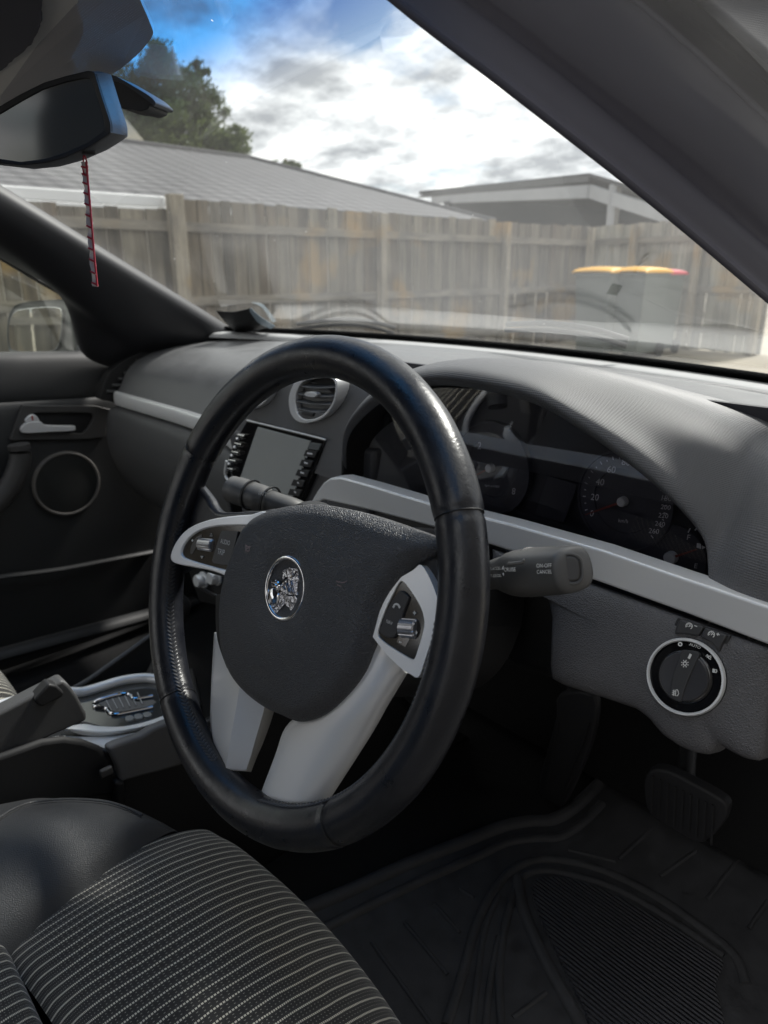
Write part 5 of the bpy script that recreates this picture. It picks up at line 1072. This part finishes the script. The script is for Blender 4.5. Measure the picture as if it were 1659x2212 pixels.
for a, b in [((232, 848), (450, 1150)), ((350, 778), (505, 965)), ((460, 712), (550, 815)), ((550, 655), (600, 690)), ((740, 1120), (860, 1030)), ((940, 515), (1110, 558)), ((1120, 550), (1240, 440)), ((1270, 612), (1400, 520)), ((1440, 695), (1560, 540)), ((1590, 800), (1659, 700))]:
    ridge([a, ((a[0] + b[0]) / 2, (a[1] + b[1]) / 2), b], .0028)
hp = [(808, 650), (830, 615), (880, 610), (960, 620), (1100, 670), (1300, 780), (1440, 870), (1500, 920), (1470, 1010), (1480, 1180), (1080, 1220), (1000, 1090), (900, 890), (830, 740)]
M_ribs = mat('ribbed_rubber', (.05, .05, .058), .5)
t = M_ribs.node_tree; c = N(t, 'ShaderNodeTexCoord'); wv_ = N(t, 'ShaderNodeTexWave'); wv_.inputs['Scale'].default_value = 1; mpn = N(t, 'ShaderNodeMapping'); mpn.inputs['Rotation'].default_value = (0, 0, R(6)); mpn.inputs['Scale'].default_value = (60, 60, 60)
mpn.inputs['Rotation'].default_value = (0, 0, R(90)); L(t, c.outputs['Object'], mpn.inputs[0]); L(t, mpn.outputs[0], wv_.inputs[0]); bpn = N(t, 'ShaderNodeBump'); bpn.inputs['Distance'].default_value = .004; bpn.inputs['Strength'].default_value = 1; L(t, wv_.outputs[1], bpn.inputs['Height']); L(t, bpn.outputs[0], t.nodes['Principled BSDF'].inputs['Normal'])
plate('heel_pad', cr([F5(x, y, MZ + .005) for x, y in hp], 3, True), V((0, 0, -.006)), M_ribs, fm, bevel=.002)
def pedal(name, label, pts, Y, th, arm, ribs):
    t_ = thing(name, label, 'pedal', tuple(on(663.6 + .6 * pts[0][0], 1526.3 + .6 * pts[0][1], 'Y', Y)), 'pedals in the driver footwell')
    f = lambda x, y, d=0: on(663.6 + .6 * x, 1526.3 + .6 * y, 'Y', Y - d)
    plate('pad', cr([f(x, y) for x, y in pts], 3, True), V((0, th, .004)), M_pedal, t_, bevel=.003)
    for a, b in ribs: tube('rib', [f(*a, .002), f(*b, .002)], .0016, M_pedal, t_, seg=8)
    tube('arm', [f(*arm[0], -.012), f(*arm[1], -.10)], .011, M_dark, t_)
brk = [(1240, 230), (1300, 235), (1400, 285), (1480, 330), (1513, 365), (1500, 420), (1445, 478), (1400, 490), (1320, 445), (1250, 400), (1220, 360), (1213, 270)]
pedal('foot_pedal', 'wide ribbed rubber pedal low in the footwell', brk, .50, .014, ((1360, 300), (1380, 60)), [((1245 + 27 * k, 250 + 13 * k), (1238 + 27 * k, 385 + 14 * k)) for k in range(9)])
acc = [(905, -40), (1030, -40), (1035, 80), (990, 220), (930, 345), (905, 362), (850, 330), (835, 270), (865, 150), (895, 40)]
pedal('foot_pedal', 'long narrow pedal tapering towards the floor, left of the ribbed one', acc, .52, .012, ((960, -20), (960, -160)), [((905, 60), (860, 300)), ((1015, 60), (925, 320))])

# ================================================================== OUTSIDE
GZ = -.97
g = mesh('ground', [V((-120, -60, GZ)), V((120, -60, GZ)), V((120, 200, GZ)), V((-120, 200, GZ))], [[0, 1, 2, 3]], mat('gravel', (.42, .38, .31), .9, bump=('noise', 30), bs=.4, bd=.02, var=.2, vs=1.5), smooth=False)
tag(g, 'beige gravel drive', kind='structure')
dw = mesh('bounce_damper', [V((-6.9, -10, GZ + .004)), V((1.74, -10, GZ + .004)), V((1.74, 8.6, GZ + .004)), V((-6.9, 8.6, GZ + .004))], [[0, 1, 2, 3]], mat('asphalt', (.05, .05, .052), .85, bump=('noise', 120), bs=.4, bd=.004, var=.2, vs=3), smooth=False)  # unseen dark sheet added to cut sunlight bounced off the gravel
tag(dw, 'unseen dark asphalt sheet, added under the car to cut bounced light', kind='structure')
def island_mat(name, cols, rough=.85, streak=True, sc=(9, 9, .8)):
    M, t, o = newmat(name); b = N(t, 'ShaderNodeBsdfPrincipled'); b.inputs['Roughness'].default_value = rough; gi_ = N(t, 'ShaderNodeNewGeometry')
    rp_ = N(t, 'ShaderNodeValToRGB'); L(t, gi_.outputs['Random Per Island'], rp_.inputs[0]); e = rp_.color_ramp.elements
    while len(e) < len(cols): e.new(.5)
    for i, c_ in enumerate(cols): e[i].position = i / (len(cols) - 1); e[i].color = (*c_, 1)
    c = N(t, 'ShaderNodeTexCoord'); mp_ = N(t, 'ShaderNodeMapping'); mp_.inputs['Scale'].default_value = sc; L(t, c.outputs['Object'], mp_.inputs[0])
    n1 = N(t, 'ShaderNodeTexNoise'); n1.inputs['Scale'].default_value = 1.6; n1.inputs['Detail'].default_value = 8; n1.inputs['Roughness'].default_value = .7; L(t, mp_.outputs[0], n1.inputs[0])
    r2 = N(t, 'ShaderNodeValToRGB'); L(t, n1.outputs[0], r2.inputs[0]); r2.color_ramp.elements[0].position = .32; r2.color_ramp.elements[0].color = (.45, .45, .46, 1); r2.color_ramp.elements[1].position = .66; r2.color_ramp.elements[1].color = (1.25, 1.22, 1.15, 1)
    mm = N(t, 'ShaderNodeMixRGB', blend_type='MULTIPLY'); mm.inputs[0].default_value = 1; L(t, rp_.outputs[0], mm.inputs[1]); L(t, r2.outputs[0], mm.inputs[2])
    n2 = N(t, 'ShaderNodeTexNoise'); n2.inputs['Scale'].default_value = 1.1; n2.inputs['Detail'].default_value = 3; L(t, c.outputs['Object'], n2.inputs[0]); m3 = N(t, 'ShaderNodeMapRange'); L(t, n2.outputs[0], m3.inputs[0]); m3.inputs[1].default_value = .56; m3.inputs[2].default_value = .66
    m4 = N(t, 'ShaderNodeMixRGB'); L(t, mth(t, 'MULTIPLY', m3.outputs[0], .6), m4.inputs[0]); L(t, mm.outputs[0], m4.inputs[1]); m4.inputs[2].default_value = (.38, .24, .08, 1)
    L(t, m4.outputs[0], b.inputs['Base Color']); L(t, b.outputs[0], o.inputs[0]); return M
M_pal = island_mat('weathered_palings', [(.18, .16, .132), (.105, .094, .080), (.22, .20, .165), (.14, .112, .082), (.25, .23, .19), (.115, .104, .087)])
M_pal2 = island_mat('pale_palings', [(.40, .39, .34), (.25, .24, .215), (.50, .49, .44), (.32, .31, .275)])
M_rail_ = island_mat('fence_rail', [(.20, .185, .16), (.24, .22, .19)], sc=(1, 1, 6))
M_post = island_mat('fence_post', [(.30, .27, .22), (.32, .29, .24)], sc=(6, 6, 1))
def fence(name, label, A, B, top, inward, mp_, posts, gap=.010, bw=.148, bot=None, cat='fence'):
    A, B = V(A), V(B); d = (B - A); Ln = d.length; d.normalize(); inw = V(inward); f = thing(name, label, cat, tuple(A)); vs = []; fs = []; k = 0; s = 0
    while s < Ln:
        w_ = bw * random.uniform(.9, 1.05); tp = top + random.uniform(-.02, .015) - (.11 if (cat == 'fence' and abs(A.y + 9) < .1 and s < 12.4) else 0); o_ = inw * random.uniform(-.006, .006) + inw * (.012 if k % 2 else 0); p = A + d * s + o_; q = A + d * min(Ln, s + w_ - gap * random.uniform(.3, 2)) + o_
        b = len(vs)
        for P in (p, q): 
            for zz in (GZ + random.uniform(0, .02), tp): vs += [V((P.x, P.y, zz)), V((P.x, P.y, zz)) + inw * .018]
        fs += [[b, b + 2, b + 6, b + 4], [b + 1, b + 5, b + 7, b + 3], [b, b + 1, b + 3, b + 2], [b + 4, b + 6, b + 7, b + 5], [b + 2, b + 3, b + 7, b + 6], [b, b + 4, b + 5, b + 1]]; s += w_; k += 1
    mesh('palings', vs, fs, mp_, f, smooth=False)
    for zz in (top - .27, top - 1.02, top - 1.62):
        c = (A + B) / 2 + inw * .055; c.z = zz; box('rail', c, Ln, .05, .095, M_rail_, f, ax=(d, inw, V((0, 0, 1))), smooth=False)
    for s, w_, h in posts:
        c = A + d * s + inw * .13; c.z = (GZ + top + h) / 2; box('post', c, w_, .10, top + h - GZ, M_post, f, bevel=.006, ax=(d, inw, V((0, 0, 1))), smooth=False)
    return f
# long side fence on the left, running with the car
PA = (-6.95, -9, 0)
fence('paling_fence', 'weathered grey-brown timber paling fence with horizontal rails, below the tiled roof', PA, (-6.95, 11.6, 0), .95, (1, 0, 0), M_pal, [(1.9, .11, .0), (4.6, .11, .0), (7.2, .11, 0), (9.9, .11, -.1), (12.46, .16, .03), (15.32, .10, -.02), (17.89, .10, -.02), (20.2, .10, -.02)])
fence('paling_fence', 'paler timber paling fence ending beside the gravel on the far right', (-6.9, 11.5, 0), (-3.68, 11.0, 0), .97, (-.15, -.99, 0), M_pal2, [(.9, .1, -.02), (2.1, .1, -.02), (3.18, .1, .0)])
# neighbour's house
hs = thing('neighbour_house', 'low house with grey tiled hip roof and white gutter behind the fence', 'house', (-11, 4, GZ))
M, t, o = newmat('roof_tiles'); b = N(t, 'ShaderNodeBsdfPrincipled'); b.inputs['Roughness'].default_value = .8; u = N(t, 'ShaderNodeUVMap'); s = N(t, 'ShaderNodeSeparateXYZ'); L(t, u.outputs[0], s.inputs[0])
rw = mth(t, 'FRACT', mth(t, 'DIVIDE', s.outputs[1], .32)); cw = mth(t, 'FRACT', mth(t, 'ADD', mth(t, 'DIVIDE', s.outputs[0], .30), 0.0))
cwv = mth(t, 'SINE', mth(t, 'MULTIPLY', cw, 6.283)); hgt = mth(t, 'ADD', mth(t, 'MULTIPLY', rw, -.8), mth(t, 'MULTIPLY', cwv, .25))
bn = N(t, 'ShaderNodeBump'); bn.inputs['Distance'].default_value = .05; bn.inputs['Strength'].default_value = 1; L(t, hgt, bn.inputs['Height']); L(t, bn.outputs[0], b.inputs['Normal'])
ln = mth(t, 'LESS_THAN', rw, .25); mc = N(t, 'ShaderNodeMixRGB'); L(t, ln, mc.inputs[0]); mc.inputs[1].default_value = (.11, .11, .116, 1); mc.inputs[2].default_value = (.03, .03, .034, 1)
n1 = N(t, 'ShaderNodeTexNoise'); n1.inputs['Scale'].default_value = 2.5; n1.inputs['Detail'].default_value = 6; L(t, u.outputs[0], n1.inputs[0]); m5 = N(t, 'ShaderNodeMapRange'); L(t, n1.outputs[0], m5.inputs[0]); m5.inputs[3].default_value = .75; m5.inputs[4].default_value = 1.25
m6 = N(t, 'ShaderNodeMixRGB', blend_type='MULTIPLY'); m6.inputs[0].default_value = 1; L(t, mc.outputs[0], m6.inputs[1]); L(t, m5.outputs[0], m6.inputs[2]); L(t, m6.outputs[0], b.inputs['Base Color']); L(t, b.outputs[0], o.inputs[0]); M_tile = M
XE = -8.6
eR = None
a_ = on(255, 303, 'X', -13.2); b_ = on(540, 345, 'X', -13.2); c_ = on(1060, 482, 'X', XE - .1)
eR = V((XE, c_.y, c_.z)); eL = V((XE, -8, c_.z)); rl = V((-13.2, -8, a_.z + .1)); rr = V((-13.2, b_.y, b_.z)); bk = V((-17.5, c_.y, c_.z - .1)); bl = V((-17.5, -8, 1.0))
def roofface(name, q):
    n = len(q); e = (q[1] - q[0]).normalized(); nn = (q[1] - q[0]).cross(q[2] - q[0]).normalized(); sdir = nn.cross(e)
    return mesh(name, q, [list(range(n))], M_tile, hs, smooth=False, uvs=[((p - q[0]).dot(e), (p - q[0]).dot(sdir)) for p in q], solid=.06, soff=0)
mid1 = on(250, 303, 'X', -13.2); mid2 = on(440, 328, 'X', -13.2)
roofface('roof', [eL, eR, rr, rl]); roofface('roof', [eR, bk, rr])
tube('ridge_cap', [rl, rr], .09, M_tile, hs, uvs=None); tube('ridge_cap', [rr, eR], .08, M_tile, hs)
M_fasc = mat('coping_grey', (.3, .3, .3), .7)
M_white = mat('white_paint', (.72, .73, .74), .5)
gA = V((XE + .06, -8, 1.06)); gB = on(352, 432, 'X', XE + .06); gB = V((XE + .06, gB.y, gB.z))
box('gutter', V((XE + .08, (gA.y + gB.y) / 2, eL.z - .02)), .12, gB.y - gA.y, .12, M_white, hs, bevel=.015)
box('wall', V((XE - 2.6, 1.6, (GZ + 1.0) / 2)), 4.2, 18, 1.0 - GZ, mat('render_wall', (.45, .43, .40), .8), hs)
plate('gable_vent', [on(x, y, 'X', -15.5) for x, y in [(225, 235), (262, 245), (312, 305), (318, 335), (225, 335)]], V((-.3, 0, 0)), mat('cream_gable', (.50, .47, .38), .8), hs)
bm_ = on(352, 430, 'X', -7.02); be = thing('boundary_beam', 'long white beam above the lower stretch of fence, ending at the tan post', 'beam', (-7.02, -3, .9))
box('beam', V((-7.02, (-9 + bm_.y) / 2, bm_.z - .03)), .09, bm_.y + 9, .105, M_white, be, bevel=.01)
box('lower_lip', V((-7.0, (-9 + bm_.y) / 2, bm_.z - .105)), .06, bm_.y + 9, .035, M_white, be, bevel=.006)
# unseen brick wall, added to block sky light from the driver's side
bw_ = thing('sky_block_wall', 'unseen grey brick wall, added on the driver side to block sky light', 'wall', (1.75, -2, GZ))
M, t, o = newmat('brick'); b = N(t, 'ShaderNodeBsdfPrincipled'); b.inputs['Roughness'].default_value = .9; br = N(t, 'ShaderNodeTexBrick'); br.inputs['Scale'].default_value = 2.2; br.inputs['Color1'].default_value = (.13, .125, .12, 1); br.inputs['Color2'].default_value = (.09, .09, .09, 1); br.inputs['Mortar'].default_value = (.3, .28, .25, 1)
c = N(t, 'ShaderNodeTexCoord'); mp_ = N(t, 'ShaderNodeMapping'); mp_.inputs['Rotation'].default_value = (R(90), 0, R(90)); L(t, c.outputs['Object'], mp_.inputs[0]); L(t, mp_.outputs[0], br.inputs[0]); L(t, br.outputs[0], b.inputs['Base Color']); L(t, b.outputs[0], o.inputs[0])
box('blocker_masonry', V((1.85, -2.2, GZ + 1.55)), .2, 7.2, 3.1, M, bw_); box('blocker_coping', V((1.85, -2.2, GZ + 3.13)), .28, 7.3, .06, M_fasc, bw_)
# carport at the right
cp = thing('carport', 'dark open carport with a pale fascia and posts behind the far fence', 'carport', (-11, 18, GZ))
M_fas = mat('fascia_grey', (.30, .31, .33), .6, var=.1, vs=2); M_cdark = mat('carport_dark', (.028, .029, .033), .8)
p1 = on(905, 420, 'Y', 19); p2 = on(1272, 392, 'Y', 19); p3 = on(1470, 455, 'Y', 13.0)
def strip(name, a, b, dz, m_, th):
    n = (b - a).cross(V((0, 0, 1))).normalized(); plate(name, [a, b, b + V((0, 0, -dz[1])), a + V((0, 0, -dz[0]))], n * th, m_, cp, bevel=.01)
strip('fascia', p1 + V((.6, 0, -.08)), p2 + V((0, 0, -.08)), (.26, .36), M_fas, -.1); strip('fascia', p2 + V((.02, 0, -.08)), p3 + V((0, 0, -.05)), (.36, .24), M_fas, -.1)
p4 = p3 + V((-3, 10, .2)); p5 = p1 + V((-2, 8, .3))
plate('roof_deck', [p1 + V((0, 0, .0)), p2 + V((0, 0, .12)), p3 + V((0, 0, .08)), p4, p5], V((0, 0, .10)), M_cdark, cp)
plate('roof_edge', [p1 + V((-.1, 0, -.1)), p1 + V((.6, 0, .1)), p2 + V((0, -.02, .16)), p2 + V((0, -.02, .0)), p1 + V((.8, 0, -.12))], V((0, .1, 0)), mat('edge_grey', (.08, .083, .088), .7), cp)
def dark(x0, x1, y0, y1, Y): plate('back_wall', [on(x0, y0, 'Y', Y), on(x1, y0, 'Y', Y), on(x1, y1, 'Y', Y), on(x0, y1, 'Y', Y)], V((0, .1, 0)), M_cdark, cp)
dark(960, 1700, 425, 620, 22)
for x in (1315,):
    a = on(x, 400, 'Y', 17.0); b = on(x, 560, 'Y', 17.0); box('post', (a + V((a.x, a.y, GZ))) / 2 if 0 else V((b.x, b.y, (a.z + GZ) / 2)), .22, .22, a.z - GZ, M_fas, cp, bevel=.01)
a = on(968, 436, 'Y', 19); box('post', V((a.x, a.y, (a.z + GZ) / 2)), .2, .2, a.z - GZ, M_cdark, cp)
# trees
M, t, o = newmat('leaves'); b = N(t, 'ShaderNodeBsdfPrincipled'); b.inputs['Roughness'].default_value = .6; gi_ = N(t, 'ShaderNodeNewGeometry'); rp_ = N(t, 'ShaderNodeValToRGB'); L(t, gi_.outputs['Random Per Island'], rp_.inputs[0])
rp_.color_ramp.elements[0].color = (.035, .055, .018, 1); rp_.color_ramp.elements[1].color = (.10, .13, .045, 1); L(t, rp_.outputs[0], b.inputs['Base Color']); tl = N(t, 'ShaderNodeBsdfTranslucent'); tl.inputs[0].default_value = (.12, .16, .04, 1)
ms = N(t, 'ShaderNodeMixShader'); ms.inputs[0].default_value = .3; L(t, b.outputs[0], ms.inputs[1]); L(t, tl.outputs[0], ms.inputs[2]); L(t, ms.outputs[0], o.inputs[0]); M_leaf = M
M_bark = mat('bark', (.10, .08, .06), .9)
def tree(name, label, base, blobs, nleaf, ls):
    """blobs: (pixel x, pixel y, radius m, depth jitter) all round one trunk"""
    tr = thing(name, label, 'tree', tuple(base)); cs = []; vs = []; fs = []
    for c, r in blobs: cs.append((c, r))
    tot = sum(r ** 2 for c, r in cs)
    for c, r in cs:
        sub = [(c + V((random.gauss(0, 1), random.gauss(0, 1), random.gauss(0, 1))).normalized() * r * random.uniform(.3, 1), r * random.uniform(.18, .4)) for _ in range(int(14 * r) + 6)]
        for k in range(int(nleaf * r ** 2 / tot)):
            sc_, sr_ = random.choice(sub); p = sc_ + V((random.gauss(0, 1), random.gauss(0, 1), random.gauss(0, .8))) * sr_ * .6
            a = V((random.gauss(0, 1), random.gauss(0, 1), random.gauss(0, 1))).normalized(); q = a.orthogonal().normalized(); w_ = a.cross(q); l = ls * random.uniform(.6, 1.4); b0 = len(vs)
            vs += [p - q * l, p + w_ * l * .4, p + q * l, p - w_ * l * .4]; fs.append([b0, b0 + 1, b0 + 2, b0 + 3])
    me = bpy.data.meshes.new('crown'); me.from_pydata([tuple(v - V(base)) for v in vs], [], fs); me.materials.append(M_leaf); ob = bpy.data.objects.new('crown', me); COL.objects.link(ob); ob.parent = tr
    top = max(c.z for c, r in cs); cx = sum((c for c, r in cs), V((0, 0, 0))) / len(cs)
    tk = tube('trunk', cr([V(base), V(base).lerp(cx, .4) + V((.1, 0, 0)), cx, V((cx.x, cx.y, top))], 5), [.28 - .24 * i / 15 for i in range(16)], M_bark, tr, seg=10)
    for c, r in cs: tube('branch', cr([V(base).lerp(cx, .6), V(base).lerp(cx, .8).lerp(c, .5), c], 4), [.10 - .009 * i for i in range(9)], M_bark, tk, seg=6)
    return tr
def dist(x, y, t_): return CAM + ray(x, y) * t_
D_ = 24
bl = [(dist(370, 140, D_), .75), (dist(350, 190, D_), 1.0), (dist(300, 210, D_), 1.2), (dist(410, 200, D_), .9), (dist(425, 150, D_ + 1), .45), (dist(440, 250, D_), .8), (dist(380, 270, D_), 1.2), (dist(300, 290, D_), 1.2), (dist(470, 300, D_), .75), (dist(520, 305, D_), .45), (dist(250, 230, D_), 1.3), (dist(200, 280, D_), 1.3), (dist(340, 110, D_), .5), (dist(455, 215, D_ + .5), .35), (dist(500, 330, D_), .8), (dist(420, 330, D_), 1.1)]
bb = dist(360, 600, D_); tree('broadleaf_tree', 'tall bushy green tree rising behind the tiled roof', (bb.x, bb.y, GZ), bl, 42000, .085)
bl = [(dist(622, 372, 30), .35), (dist(612, 358, 30), .2), (dist(635, 365, 30), .3), (dist(590, 356, 30), .2), (dist(628, 352, 30), .15)]
bb = dist(620, 600, 30); tree('broadleaf_tree', 'small tree top just showing over the roof slope, right of the tall one', (bb.x, bb.y, GZ), bl, 2600, .08)
# bins
def wbin(label, x0, x1, yt, Y, lidm, bodym):
    a = on(x0, yt, 'Y', Y); b = on(x1, yt, 'Y', Y); w_ = (b - a).length; dx = (b - a).normalized(); dx.z = 0; dx.normalize(); dy = V((-dx.y, dx.x, 0)); c = (a + b) / 2; top = c.z
    t_ = thing('wheelie_bin', label, 'bin', (c.x, c.y, GZ), 'bins by the far fence'); h = top - GZ
    def q(u_, v_, z_): return V((c.x, c.y, 0)) + dx * u_ * w_ / 2 + dy * v_ * .36 + V((0, 0, GZ + z_))
    vs = [q(sx * k, sy * k, z_) for k, z_ in ((.74, .08), (.92, h - .04), (.98, h - .035), (.98, h)) for sx, sy in ((-1, -1), (1, -1), (1, 1), (-1, 1))]
    fs = [[i * 4 + k, i * 4 + (k + 1) % 4, i * 4 + 4 + (k + 1) % 4, i * 4 + 4 + k] for i in range(3) for k in range(4)] + [[0, 1, 2, 3], [12, 13, 14, 15]]
    mesh('body', vs, fs, bodym, t_, bevel=.02)
    loft('lid', [[q(-1.03, v_, h + .005), q(-.9, v_, h + .06 * e), q(0, v_, h + .08 * e), q(.9, v_, h + .06 * e), q(1.03, v_, h + .005)] for v_, e in ((-1.06, .4), (-.8, 1), (0, 1.1), (.9, .9), (1.1, .3))], lidm, t_, solid=.012)
    for s_ in (-1, 1): lathe('wheel', q(s_ * .7, .95, .1), dx * s_, [(.10, 0), (.10, .05), (0, .05)], M_dark, t_, seg=24)
    tube('handle', [q(-.7, 1.2, h - .05), q(.7, 1.2, h - .05)], .015, bodym, t_)
M_bg = mat('bin_green', (.12, .14, .13), .5)
lidy = mat('lid_yellow', (.80, .42, .04), .5)
wbin('dark green wheelie bin with a yellow lid, leftmost of the row', 1268, 1352, 590, 9.3, lidy, M_bg)
wbin('dark green wheelie bin with a yellow lid, middle one of the row', 1350, 1425, 590, 9.5, lidy, M_bg)
wbin('dark wheelie bin with a red lid, half hidden beside the yellow ones', 1395, 1460, 594, 10.1, mat('lid_red', (.6, .08, .10), .5), M_bg)
